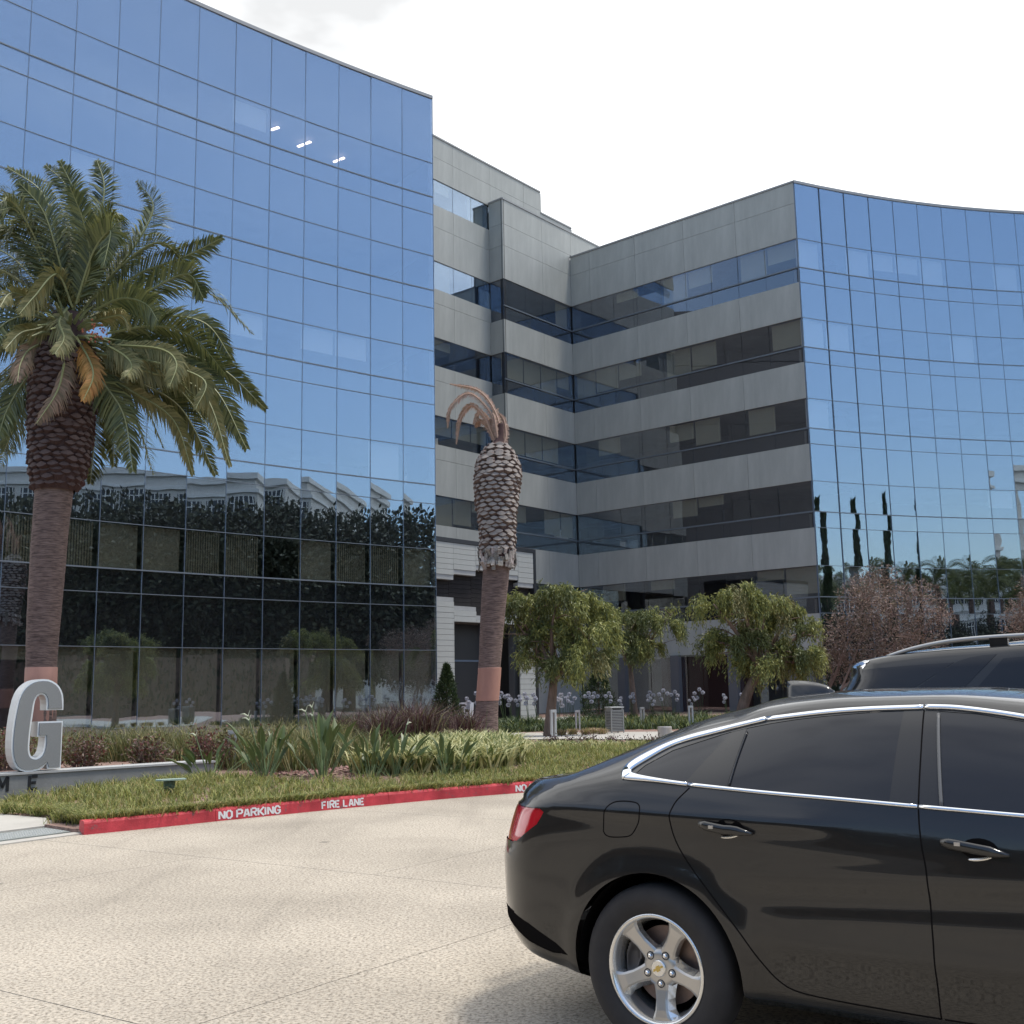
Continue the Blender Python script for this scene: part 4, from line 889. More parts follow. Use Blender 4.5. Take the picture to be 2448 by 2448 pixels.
stuffblades('grass_fringe', edge, (.06, .17), (.007, .013), (.5, 1.5), ['grass', 'grass2', 'grass3'], [.5, .25, .25])
fl = tufts([(-1.75, 18.6), (-1.5, 17.9), (-.9, 17.6), (-.3, 18.0), (.15, 18.9), (.1, 20.2), (-.2, 22.4), (-1.2, 23.6), (-2.2, 22.5), (-1.9, 20.3)], 200, 36, .07)
fl2 = tufts([(0, 22.6), (1.0, 22.3), (2.3, 22.4), (3.0, 23.2), (1.5, 23.8), (.1, 24.6)], 46, 44, .06); fl3 = tufts([(-2.55, 17.55), (-1.2, 17.3), (-1.5, 17.75), (-2.4, 17.9)], 16, 40, .06)
stuffblades('striped_ground_cover', np.concatenate([fl, fl3]), (.26, .56), (.030, .052), (.4, 1.25), ['flax', 'flax2'], [.62, .38])
stuffblades('striped_edging', fl2, (.10, .22), (.02, .034), (.4, 1.2), ['flax', 'flax2'], [.6, .4])
# loose bark chips on the open mulch
P = scatter([(-5.0, 17.6), (-4.4, 16.9), (-3.4, 16.6), (-2.2, 16.9), (-1.9, 17.8), (-2.4, 18.9), (-4.2, 19.4)], 1500); n = len(P); P[:, 2] += .022
obj('bark_chips', leaf_mesh('bark_chips', P, unit(rng.normal(size=(n, 3))*np.array([1, 1, .25])), rng.uniform(.05, .11, n), rng.uniform(.02, .05, n), [M['chip']], [1]), kind='stuff')
# --- strelitzias
def strel_leaf(name, L, bl, w):
    mb = MB(); mb.tube([(0, 0, 0), (.02, 0, L*.5), (.05, 0, L)], [.014, .010, .006], 5, 1); V = []; F = []
    for i in range(7):
        u = i/6; ww = w*math.sin(math.pi*min(.99, .05+.94*u**.8))**1.1; x = .05+.03*u+.16*u*u*bl; z = L+bl*u-.10*u*u*bl
        V += [(x-ww*.35, -ww/2, z+ww*.12), (x, 0, z), (x-ww*.35, ww/2, z+ww*.12)]
    for i in range(6): F += [(3*i, 3*i+1, 3*i+4, 3*i+3), (3*i+1, 3*i+2, 3*i+5, 3*i+4)]
    return mb.add(V, F, 0).build(name, [M['strel'], M['strelr']])
sl = [strel_leaf('leaf', a, b, c) for a, b, c in ((.40, .42, .105), (.50, .46, .10), (.28, .40, .10), (.58, .40, .09))]
slm = [o.data for o in sl]
for o in sl: bpy.data.objects.remove(o)
def strelitzia(label, x, y, sc, n, flowers=0, spread=.55):
    t = thing('strelitzia', label, 'plant', (x, y, bed(x, y)-.02), group='strelitzias in a row along the mulch bed')
    for i in range(n):
        o = obj('leaf', random.choice(slm), t); a = random.uniform(0, 6.28); k = random.random(); ln = spread*(.15+.95*k)*random.choice((1, 1, .7))
        s = sc*random.uniform(.8, 1.12); o.matrix_local = Matrix.Translation((.09*math.cos(a)*k*1.4, .09*math.sin(a)*k*1.4, 0)) @ Matrix.Rotation(a, 4, 'Z') @ Matrix.Rotation(ln, 4, 'Y') @ Matrix.Rotation(random.uniform(-1.3, 1.3), 4, 'Z') @ Matrix.Diagonal((s, s, s, 1))
    for i in range(flowers):
        a = random.uniform(0, 6.28); mb = MB(); tip = Vector((.28*math.cos(a), .12*math.sin(a), (.88+.06*i)*sc)); mb.tube([(0, 0, 0), tip*.55, tip], [.012, .010, .009], 5, 0); e = tip+Vector((.12*math.cos(a), 0, .03)); mb.tube([tip, tip.lerp(e, .5)+Vector((0, 0, .02)), e], [.010, .011, .002], 5, 1)
        mb.tube([tip, tip+Vector((.03, 0, .09))], [.007, .002], 4, 1); mb.build('flower', [M['strelr'], M['petal']], t)
strelitzia('strelitzia with one pale upright bud at the right end of the sign wall', -4.72, 17.45, .8, 14, 1, .9)
strelitzia('tall strelitzia second from the left, standing on open mulch', -3.74, 16.9, .98, 18, 2)
strelitzia('tallest strelitzia, third from the left, with pale flowers', -2.92, 17.0, 1.06, 20, 3)
strelitzia('strelitzia fourth from the left, beside a twin clump of equal height', -2.2, 17.1, .86, 15, 0)
strelitzia('strelitzia fifth from the left, in front of the purple grass', -1.86, 17.35, .9, 15, 1, .65)
strelitzia('low spreading strelitzia at the right end, against the cream striped plants', -1.1, 17.35, .74, 15, 0, .95)
# --- agapanthus in front of the buildings
def make_agap():
    t = thing('agapanthus', 'lilac white agapanthus', 'flower', group='agapanthus along the court walls'); n = 60; Pb = np.zeros((n, 3)); Pb[:, :2] = rng.normal(size=(n, 2))*.07
    obj('leaves', blades('leaves', Pb, rng.uniform(.3, .55, n), rng.uniform(.02, .035, n), rng.uniform(0, 6.283, n), rng.uniform(.4, 1.2, n), [M['agap']], [1]), t)
    for k in range(4):
        a = random.uniform(0, 6.28); r = random.uniform(.05, .28); tip = Vector((r*math.cos(a), r*math.sin(a), random.uniform(.75, 1.05))); s = MB().tube([(0, 0, 0), tip], [.008, .006], 4).build('flower_stalk', M['agap'], t)
        m = 110; d = rand_dirs(m); obj('flower_head', leaf_mesh('flower_head', np.array(tip)+d*.028, d, np.full(m, .052), np.full(m, .03), [M['agapf']], [1]), s)
    return t
ag = make_agap(); first = True
spots = [(-2.9, 40.5), (-2.6, 41.3), (-1.5, 37.5), (-1.2, 38.6), (-.35, 37.6), (.05, 38.4), (.45, 37.8), (-.1, 36.6), (.75, 38.3), (1.7, 38.6), (1.95, 39.5), (2.55, 40.2), (2.9, 40.9), (3.3, 41.2), (3.7, 40.8), (4.2, 41.5), (4.9, 41.2), (5.15, 42), (5.5, 41.2), (5.9, 42.4), (6.6, 42.0), (7.0, 42.6), (7.9, 42), (8.6, 42.6), (1.2, 33.2)]
ORD = 'first second third fourth fifth sixth seventh eighth ninth tenth eleventh twelfth thirteenth fourteenth fifteenth sixteenth'.split()
spots.sort(key=lambda q: q[0]/q[1])
for i, (x, y) in enumerate(spots):
    s, k = (('by the tiled portal', i) if i < 8 else (('around the litter bin', i-8) if i < 18 else ('under the leaning tree', i-18)))
    lb = 'lilac white agapanthus, '+ORD[k]+' from the left of those '+s
    if first: ag.location = (x, y, bed(x, y)); ag['label'] = lb; first = False
    else: dup(ag, (x, y, bed(x, y)), random.uniform(0, 6.28), lb, random.uniform(.85, 1.15))
stuffblades('low_border_planting', tufts([(-3.2, 39.0), (-1, 36.0), (.9, 35.3), (1.4, 37.5), (8, 38.5), (12, 40), (11.5, 43.5), (4, 43.0), (-1.6, 41.5)], 560, 26, .12), (.14, .42), (.014, .03), (.3, 1.2), ['agap', 'grass3', 'grass'], [.55, .3, .15])
stuffblades('hedge_strip', tufts([(-.4, 34.6), (2.2, 36.0), (5.2, 34.6), (9, 32.4), (9.4, 33.6), (5.4, 35.9), (2.2, 37.2), (-.6, 35.6)], 420, 24, .10), (.1, .3), (.014, .03), (.3, 1.1), ['conif', 'grass3', 'agap'], [.4, .3, .3])
for i, (x, y) in enumerate([(.75, 23.7), (1.15, 23.5), (1.5, 23.9), (1.95, 23.3), (2.35, 23.1), (2.75, 22.9)]):
    bush('red_sedum', 'low dark red plant at the pale path edge, '+ORD[i]+' from the left', 'plant', x, y, .20, .2, 420, ['darkred', 'nandg'], [.85, .15], 'dark red plants edging the path', (.03, .06), 12)
for i, (x, y) in enumerate([(1.25, 31.2), (1.6, 31.9), (1.95, 31.5), (2.2, 32.2), (2.4, 31.6)]):
    t = thing('grass_clump', 'small tan grass clump left of the litter bin, '+ORD[i]+' from the left', 'grass clump', (x, y, bed(x, y)), group='tan grass clumps by the bin'); n = 260; Pb = np.zeros((n, 3)); Pb[:, :2] = rng.normal(size=(n, 2))*.05
    obj('blades', blades('blades', Pb, rng.uniform(.14, .28, n), rng.uniform(.01, .018, n), rng.uniform(0, 6.283, n), rng.uniform(.4, 1.3, n), [M['grass2'], M['fr_d']], [.6, .4]), t)
# --- sign wall and the standing letter
SA = Vector((-7.445, 16.341, 0)); SD = Vector((.73328, .67993, 0)); SN = Vector((SD.y, -SD.x, 0)); sr = math.atan2(SD.y, SD.x)
sw = thing('sign_wall', 'low grey concrete sign wall with dark letters in the grass', 'wall', SA, sr)
MB().box((.42, .2, .10), (5.9, .4, .6)).build('wall_body', M['concg'], sw, bevel=.008)
MB().box((.42, .195, .41), (5.93, .43, .03)).build('wall_cap', mat('pale_wall_cap', (.40, .40, .385), .7, var=.06, scale=4), sw)
def wall_letter(ch, s, h, z0):
    mb = MB()
    for q in glyph(ch, .2):
        vs = [(s+v.x*h, -.012, z0+v.y*h) for v in q]+[(s+v.x*h, .004, z0+v.y*h) for v in q]; mb.add(vs, [(0, 1, 2, 3), (4, 7, 6, 5), (0, 4, 5, 1), (1, 5, 6, 2), (2, 6, 7, 3), (3, 7, 4, 0)])
    mb.build('wall_letter', M['frame'], sw)
wall_letter('M', -.03, .2, .17); wall_letter('E', .42, .2, .17); wall_letter('O', -.42, .2, .17)
GP = [(600, 115), (680, 122), (740, 145), (800, 182), (845, 228), (880, 285), (905, 350), (917, 440), (920, 575), (665, 575), (664, 490), (655, 420), (640, 380), (622, 357), (600, 345), (575, 341), (550, 350), (527, 368), (508, 400), (494, 440), (484, 500), (470, 640), (455, 800), (446, 950), (442, 1080), (446, 1140), (456, 1190), (470, 1222), (490, 1242), (520, 1255), (552, 1258), (588, 1245), (618, 1218), (640, 1175), (655, 1110), (662, 1040), (665, 958), (550, 958), (550, 740), (920, 740), (920, 1432), (720, 1432), (705, 1352), (650, 1410), (590, 1440), (500, 1455), (400, 1455), (330, 1430), (270, 1385), (225, 1310), (198, 1220), (184, 1110), (180, 1000), (184, 860), (195, 720), (215, 560), (240, 420), (270, 330), (300, 272), (345, 215), (400, 170), (455, 140), (525, 121)]
gp = [((x-180)/740*.733, (1455-y)/1340*1.345) for x, y in GP]
lt = thing('standing_letter', 'big grey metal letter G with pale outline standing on the low wall', 'sign', SA+SD*.147+Vector((0, 0, .426)), sr)
bm = bmesh.new(); vs = [bm.verts.new((x, .04, z)) for x, z in gp]; f = bm.faces.new(vs); bm.normal_update()
if f.normal.y > 0: f.normal_flip()
ex = bmesh.ops.extrude_face_region(bm, geom=[f]); bmesh.ops.translate(bm, vec=(0, .26, 0), verts=[e for e in ex['geom'] if isinstance(e, bmesh.types.BMVert)])
bm.normal_update(); ff = [q for q in bm.faces if len(q.verts) > 10 and abs(q.calc_center_median().y-.04) < .01]
r = bmesh.ops.inset_region(bm, faces=ff, thickness=.026, depth=0); inner = [q for q in bm.faces if len(q.verts) > 10 and abs(q.calc_center_median().y-.04) < .01]
ring = [q for q in r['faces']]
for q in inner:
    for v in q.verts: pass
me = bpy.data.meshes.new('letter_body'); 
for q in ring: q.material_index = 1
r2 = bmesh.ops.inset_region(bm, faces=inner, thickness=.003, depth=-.018)
for q in r2['faces']: q.material_index = 2
inner = [q for q in bm.faces if len(q.verts) > 10 and q.calc_center_median().y < .15]
fb = bmesh.new(); 
fv = [[tuple(v.co) for v in q.verts] for q in inner]
bmesh.ops.delete(bm, geom=inner, context='FACES_ONLY'); bmesh.ops.recalc_face_normals(bm, faces=bm.faces); bmesh.ops.triangulate(bm, faces=[q for q in bm.faces if len(q.verts) > 4]); bm.to_mesh(me); bm.free()
for m in (mat('letter_side_grey', (.50, .505, .50), .45, .4), mat('letter_outline', (.85, .86, .84), .4, .1), M['mull']): me.materials.append(m)
obj('letter_body', me, lt)
def perf():
    m = bpy.data.materials.new('perforated_face'); m.use_nodes = True; t = m.node_tree; p = t.nodes['Principled BSDF']; n = t.nodes.new; L = t.links.new
    c = n('ShaderNodeTexCoord'); mp_ = n('ShaderNodeMapping'); mp_.inputs['Scale'].default_value = (70, 0, 70); mp_.inputs['Rotation'].default_value = (0, R(45), 0); L(c.outputs['Object'], mp_.inputs[0])
    v = n('ShaderNodeTexVoronoi'); v.inputs['Scale'].default_value = 1; v.inputs['Randomness'].default_value = .05; L(mp_.outputs[0], v.inputs['Vector'])
    r = n('ShaderNodeValToRGB'); e = r.color_ramp.elements; e[0].position = .30; e[0].color = (.10, .10, .10, 1); e[1].position = .36; e[1].color = (.37, .375, .365, 1); L(v.outputs['Distance'], r.inputs[0]); L(r.outputs[0], p.inputs['Base Color'])
    p.inputs['Roughness'].default_value = .5; p.inputs['Metallic'].default_value = .2; return m
mb = MB(); 
for q in fv: mb.add(q, [tuple(range(len(q)))])
o = mb.build('letter_face', perf(), lt)
bm = bmesh.new(); bm.from_mesh(o.data); bmesh.ops.triangulate(bm, faces=bm.faces); bm.to_mesh(o.data); bm.free()
# --- small things in the beds
sp = thing('spotlight', 'small green spotlight with a flat hood in the grass behind the kerb', 'light', (-4.55, 14.9, bed(-4.55, 14.9)), .5)
gm = mat('green_bronze_metal', (.10, .15, .11), .5, .3)
MB().tube([(0, 0, -.05), (0, 0, .10)], .018, 8).build('stem', gm, sp); MB().lathe([(.0, .10), (.07, .10), (.075, .13), (.075, .19), (.06, .20), (0, .20)], 14, c=(0, .05, 0)).build('lamp_body', gm, sp, smooth=False)
MB().prism([(-.19, -.04), (-.13, -.10), (.12, -.11), (.20, -.05), (.19, .08), (-.17, .08)], .205, .222).build('hood', mat('pale_green_hood', (.33, .42, .34), .45, .2), sp)
def path_light(label, x, y, rz, h=.68):
    t = thing('path_light', label, 'light', (x, y, bed(x, y)-.03), rz, group='arched metal path lights'); 
    for s in (-1, 1): MB().box((s*.055, 0, h/2), (.045, .07, h)).build('post', M['lgrey'], t)
    MB().box((0, 0, h+.03), (.155, .08, .06)).build('lamp_head', M['lgrey'], t); MB().box((0, 0, h-.008), (.06, .05, .012)).build('lens', M['white'], t)
path_light('metal path light beside the trunk of the first weeping tree', .94, 28.4, .5); path_light('metal path light at the far side of the path under the leaning tree', 5.46, 35.2, .2, .68); path_light('metal path light among the red shrubs behind the sign wall', -5.08, 20.2, .3, .62); path_light('metal path light behind the agapanthus left of the litter bin', 1.95, 35.6, .1, .6); path_light('short metal path light right behind the litter bin', 4.35, 38.8, .4, .6)
bn = thing('litter_bin', 'grey slatted metal litter bin on the pale path', 'litter bin', (2.85, 32.6, bed(2.85, 32.6)+.02), .35)
bm_ = mat('bin_grey_metal', (.30, .295, .285), .5, .3)
MB().box((0, 0, .34), (.34, .34, .60)).build('liner', M['black'], bn)
for i in range(13):
    for fx, fy in ((0, -1), (0, 1), (1, 0), (-1, 0)): MB().box((fx*.186, fy*.186, .07+i*.044), (.37 if fx == 0 else .014, .014 if fx == 0 else .37, .026)).build('slat', bm_, bn)
for sx in (-1, 1):
    for sy in (-1, 1): MB().box((sx*.19, sy*.19, .33), (.03, .03, .66)).build('corner_post', bm_, bn)
MB().box((0, 0, .645), (.40, .40, .05)).build('rim', bm_, bn); MB().box((0, -.19, .68), (.26, .03, .05)).build('opening', M['black'], bn); MB().box((0, 0, .725), (.43, .43, .035)).build('lid', M['lgrey'], bn, bevel=.008)
for sx in (-1, 1): MB().box((sx*.17, 0, .68), (.04, .36, .08)).build('lid_post', bm_, bn)
for i, (z, w) in enumerate(((.55, .05), (.47, .04), (.38, .045), (.29, .04), (.2, .05))): MB().box((.1945, -.02, z), (.003, .09, w)).build('side_print', M['white'], bn)
bo = thing('bollard', 'thick brushed steel bollard at the near edge of the path', 'bollard', (3.42, 26, bed(3.42, 26)))
MB().lathe([(0, 0), (.165, 0), (.165, .268), (.158, .282), (0, .285)], 28).build('bollard_post', M['steel'], bo, smooth=False)
af = thing('a_frame_sign', 'white a frame sign with dark pictures by the entry door', 'sign', (-1.98, 44.2, .18), -.25)
for s in (-1, 1):
    o = MB().box((0, 0, .42), (.52, .025, .86)).build('sign_board', M['white'], af); o.rotation_euler = (R(10)*-s, 0, 0); o.location = (0, .14*s, 0)
pr = MB()
for x, z, a, b in ((-.02, .76, .2, .07), (.12, .73, .1, .05), (-.14, .60, .12, .1), (.13, .55, .13, .12), (0, .45, .2, .04), (-.12, .33, .14, .08), (.12, .30, .14, .07), (-.02, .15, .16, .1), (.17, .12, .08, .06), (-.18, .12, .07, .05)): pr.box((x, -.0145, z), (a, .003, b))
o = pr.build('sign_print', M['black'], af); o.rotation_euler = (R(10), 0, 0); o.location = (0, -.14, 0)
# ------------------------------------------------------------------ cars
PAINT = mat('black_car_paint', (.0115, .0105, .010), .35, 0, coat=1, spec=.2)
CGL = mat('dark_tinted_glass', (.014, .015, .019), .03, 0, spec=.42)
GLB = mat('gloss_black_trim', (.02, .019, .019), .18, spec=.5)
CHR = mat('polished_chrome', (.80, .81, .83), .10, 1)
TYRE = mat('tyre_rubber', (.030, .027, .026), .85, var=.15, scale=12)
ALU = mat('painted_alloy', (.52, .50, .47), .30, .75)
ALUB = mat('bright_alloy', (.78, .77, .74), .22, .85)
DISC = mat('rusty_brake_disc', (.24, .17, .14), .5, .6, var=.2, scale=14)
TAIL = mat('red_tail_lens', (.50, .012, .022), .12, coat=1)
GOLD = mat('gold_emblem', (.62, .45, .14), .35, .7)
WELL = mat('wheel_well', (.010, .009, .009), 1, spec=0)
UNDER = mat('underbody', (.012, .012, .012), .9)
def make_car(P, root):
    xr, xf = P['x']; T = P['t']
    th = np.linspace(0, math.pi, 46); xs = np.unique(np.concatenate([xr+.5*(1-np.cos(np.linspace(0, math.pi/2, 20))), np.linspace(xr+.5, 1.6, 100), np.linspace(1.6, xf-.6, 45), xf-.6*(1-np.cos(np.linspace(math.pi/2, 0, 20)))]))
    nseg = [2, 2, 4, 8, 13, 12, 10, 8, 16, 6, 6]
    def plan(x):
        r0, a, b = P['rear']; w = P['w']
        if x < r0: return w-b+b*math.sqrt(max(0, 1-((x-r0)/a)**2))
        f0, a, b = P['frontc']
        if x > f0: return w-b+b*math.sqrt(max(0, 1-((x-f0)/a)**2))
        return w
    rings = []
    tabs = {k: pch(xs, T[k]) for k in T}
    for i, x in enumerate(xs):
        k = plan(x)/P['w']; w = P['w']*k; g = {q: float(tabs[q][i]) for q in T}; zl = g['belt']
        ctrl = [(0, g['zu']), (w*.74, g['zu']), (w*.94, g['zs']-.02), (w*.962, g['zs']+.03), (w*.985, g['zs']+.16), (w*1.0, g['zs']+.36), (w*.998, zl-.20), (w*.985, zl-.09), (g['yb']*k, zl), (g['yr']*k, g['zr']), (g['yr']*k*.62, g['zr']+.72*g['cr']), (0, g['zr']+g['cr'])]
        y = np.array([c[0] for c in ctrl]); z = np.array([c[1] for c in ctrl]); idx = np.arange(len(ctrl)); tt = []
        for j, n in enumerate(nseg): tt += list(j+np.arange(n)/n)
        tt.append(len(ctrl)-1); tt = np.array(tt)
        yy = pch(tt, list(zip(idx, y))); zz = pch(tt, list(zip(idx, z)))
        # mirror-smooth roof: flat tangent at the centre line is enough
        ring = []
        for a, b in zip(yy, zz):
            if P.get('crease') and a > .6:
                for x0, x1, za, zb, amp, sg in P['crease']:
                    u = (x-x0)/(x1-x0)
                    if -.1 < u < 1.1: zc = za+(zb-za)*u; a += amp*math.exp(-((b-zc)/sg)**2)*ss((u+.1)/.2)*ss((1.1-u)/.2)
            for wx in P['wheels']:
                rr = math.hypot(x-wx, b-P['wr']); R0 = P['arch']
                if a > .6: a += .019*ss((R0+.072-rr)/.022)*ss((P['flz']-b)/.1) if rr > R0-.06 else 0
            xx = x
            if x < P['shx']: xx = x+float(pch(b, P['shear']))*ss((P['shx']-x)/.6)
            ring.append((xx, a, b))
        rings.append(ring)
    nr = len(rings[0]); V = []; idm = {}
    for i, ring in enumerate(rings):
        for j, (x, y, z) in enumerate(ring):
            if j in (0, nr-1): y = 0
            idm[i, j, 1] = len(V); V.append((x, y, z))
            if j in (0, nr-1): idm[i, j, -1] = idm[i, j, 1]
            else: idm[i, j, -1] = len(V); V.append((x, -y, z))
    F = []
    for i in range(len(xs)-1):
        for j in range(nr-1):
            for s in (1, -1):
                q = (idm[i, j, s], idm[i+1, j, s], idm[i+1, j+1, s], idm[i, j+1, s]); F.append(q if s < 0 else q[::-1])
    for i in (0, len(xs)-1):
        for j in range(nr-1):
            q = [idm[i, j, 1], idm[i, j+1, 1], idm[i, j+1, -1], idm[i, j, -1]]; q = list(dict.fromkeys(q)); F.append(tuple(q if i == 0 else q[::-1]))
    me = bpy.data.meshes.new('body'); me.from_pydata(V, [], F); me.update()
    bm = bmesh.new(); bm.from_mesh(me); bmesh.ops.recalc_face_normals(bm, faces=bm.faces)
    for _ in range(5): bmesh.ops.smooth_vert(bm, verts=[v for v in bm.verts if abs(v.co.y) > 1e-4], factor=.5, use_axis_x=False, use_axis_y=True, use_axis_z=False)
    bm.normal_update(); kd = KDTree(len(bm.verts)); kn = [v.normal.copy() for v in bm.verts]
    for i, v in enumerate(bm.verts): kd.insert(v.co, i)
    kd.balance(); bvh = BVHTree.FromBMesh(bm)
    bm.to_mesh(me); bm.free(); me.update()
    body = bpy.data.objects.new('tmp', me); COL.objects.link(body); me.materials.append(PAINT); me.materials.append(WELL)
    # wheel arches
    cut = []
    for wx in P['wheels']:
        for s in (-1, 1):
            c = MB().lathe([(0, .56*s), (P['arch'], .56*s), (P['arch'], 1.3*s), (0, 1.3*s)], 64, axis='Y', c=(wx, 0, P['wr']))
            o = c.build('cutter', WELL); b2 = bmesh.new(); b2.from_mesh(o.data); bmesh.ops.remove_doubles(b2, verts=b2.verts, dist=1e-5); bmesh.ops.recalc_face_normals(b2, faces=b2.faces); b2.to_mesh(o.data); b2.free()
            md = body.modifiers.new('cut', 'BOOLEAN'); md.object = o; md.operation = 'DIFFERENCE'; md.solver = 'EXACT'; md.material_mode = 'TRANSFER'; cut.append(o)
    dg = bpy.context.evaluated_depsgraph_get(); me2 = bpy.data.meshes.new_from_object(body.evaluated_get(dg))
    for o in cut+[body]: bpy.data.objects.remove(o)
    bm = bmesh.new(); bm.from_mesh(me2); wi = [i for i, m in enumerate(me2.materials) if m == WELL]; wi = wi[0] if wi else 1
    for f in bm.faces: f.tag = (f.material_index == wi)
    # panel cuts: score the skin along each panel outline, then sort faces into panels
    for nm, poly, sel, m, inset in P['panels']:
        n = len(poly)
        for a, b in zip(poly, poly[1:]+poly[:1]):
            d = Vector((b[0]-a[0], 0, b[1]-a[1]));
            if d.length < 1e-4: continue
            pn = Vector((-d.z, 0, d.x)).normalized(); lo = (min(a[0], b[0])-.05, min(a[1], b[1])-.05); hi = (max(a[0], b[0])+.05, max(a[1], b[1])+.05); fs = []
            for f in bm.faces:
                if f.tag: continue
                c = f.calc_center_median()
                if lo[0] < c.x < hi[0] and lo[1] < c.z < hi[1] and sel(c, f.normal): fs.append(f)
            if fs:
                geom = set(fs)
                for f in fs: geom.update(f.edges); geom.update(f.verts)
                bmesh.ops.bisect_plane(bm, geom=list(geom), dist=2e-4, plane_co=Vector((a[0], 0, a[1])), plane_no=pn)
    bm.normal_update(); bm.faces.ensure_lookup_table(); groups = {}
    for f in bm.faces:
        if f.tag: groups.setdefault(('wheel_well', 0), []).append(f.index); continue
        c = f.calc_center_median(); key = ('body', 0)
        for pi_, (nm, poly, sel, m, inset) in enumerate(P['panels']):
            if sel(c, f.normal) and pip((c.x, c.z), poly): key = (nm, (1 if c.y > 0 else -1)*(pi_+1)); break
        if key[0] == 'body' and f.normal.z < -.8 and c.z < .3: key = ('underbody', 0)
        groups.setdefault(key, []).append(f.index)
    info = {nm: (m, inset) for nm, poly, sel, m, inset in P['panels']}; info.update({'body': (PAINT, 0), 'wheel_well': (WELL, 0), 'underbody': (UNDER, 0)})
    bm.verts.index_update()
    out = {}
    for key, ids in groups.items():
        nb_ = bmesh.new(); vm = {}
        for i in ids:
            f = bm.faces[i]; vs = []
            for v in f.verts:
                if v.index not in vm: vm[v.index] = nb_.verts.new(v.co)
                vs.append(vm[v.index])
            try: nb_.faces.new(vs)
            except ValueError: pass
        nb_.normal_update(); m, inset = info[key[0]]
        for f in nb_.faces: f.smooth = key[0] != 'wheel_well'
        if inset:
            for f in bmesh.ops.inset_region(nb_, faces=nb_.faces[:], thickness=.0035, depth=inset, use_even_offset=True)['faces']: f.smooth = False
        mm = bpy.data.meshes.new(key[0]); nb_.to_mesh(mm); nb_.free(); mm.materials.append(m)
        if key[0] not in ('wheel_well', 'underbody'):
            vn = []
            for v in mm.vertices:
                q = Vector((0, 0, 0))
                for co, i, d in kd.find_n(v.co, 14): q += kn[i]*(math.exp(-(d/.022)**2)+1e-6)
                vn.append(q.normalized())
            ln = [Vector((0, 0, 0))]*len(mm.loops)
            for p_ in mm.polygons:
                if p_.use_smooth:
                    for li in p_.loop_indices:
                        q = vn[mm.loops[li].vertex_index]; ln[li] = q if q.dot(p_.normal) > .3 else Vector((0, 0, 0))
            mm.normals_split_custom_set(ln)
        o = obj(key[0], mm, root); out[key] = o
        if inset:
            pass
    bm.free()
    for wx in P['wheels']:
        for s in (-1, 1):
            Ra = P['arch']-.001; mb = MB(); th_ = [math.radians(-2+184*k/40) for k in range(41)]
            mb.v = [(wx+Ra*math.cos(a), y*s, P['wr']+Ra*math.sin(a)) for y in (.52, P['w']-.035) for a in th_]+[(wx, .52*s, P['wr'])]
            mb.f = [(k, k+1, 42+k, 41+k) for k in range(40)]+[(k, k+1, 82) for k in range(40)]; mb.m = [0]*80; mb.build('wheel_well', WELL, root)
    return bvh, out
def skin(bvh, x, z, s, off=0):
    h = bvh.ray_cast(Vector((x, 2.0*s, z)), Vector((0, -s, 0)))
    if h[0] is None: return Vector((x, .8*s, z)), Vector((0, s, 0))
    n = h[1] if h[1].y*s > 0 else -h[1]
    return h[0]+n*off, n
def trim(bvh, pts, widths, s, off, th, name, m, root):
    """raised strip following the skin along (x, z) points"""
    c = bez([(x, z, w) for (x, z), w in zip(pts, widths)], max(8, len(pts)*6)); mb = MB()
    for i, p in enumerate(c):
        d = (c[min(i+1, len(c)-1)]-c[max(i-1, 0)]); d = Vector((d.x, d.y)).normalized(); q = Vector((-d.y, d.x))*p.z/2
        for e, o2 in ((-1, -.004), (-1, th*.5), (-.6, th), (.6, th), (1, th*.5), (1, -.004)):
            v, n = skin(bvh, p.x+q.x*e, p.y+q.y*e, s); mb.v.append(tuple(v+n*(off+o2)))
    for i in range(len(c)-1):
        for j in range(6): mb.f.append((i*6+j, i*6+(j+1) % 6, (i+1)*6+(j+1) % 6, (i+1)*6+j))
    mb.f += [tuple(range(6)), tuple((len(c)-1)*6+j for j in range(5, -1, -1))]; mb.m = [0]*len(mb.f)
    o = mb.build(name, m, root, smooth=True); b = bmesh.new(); b.from_mesh(o.data); bmesh.ops.recalc_face_normals(b, faces=b.faces); b.to_mesh(o.data); b.free()
    return o
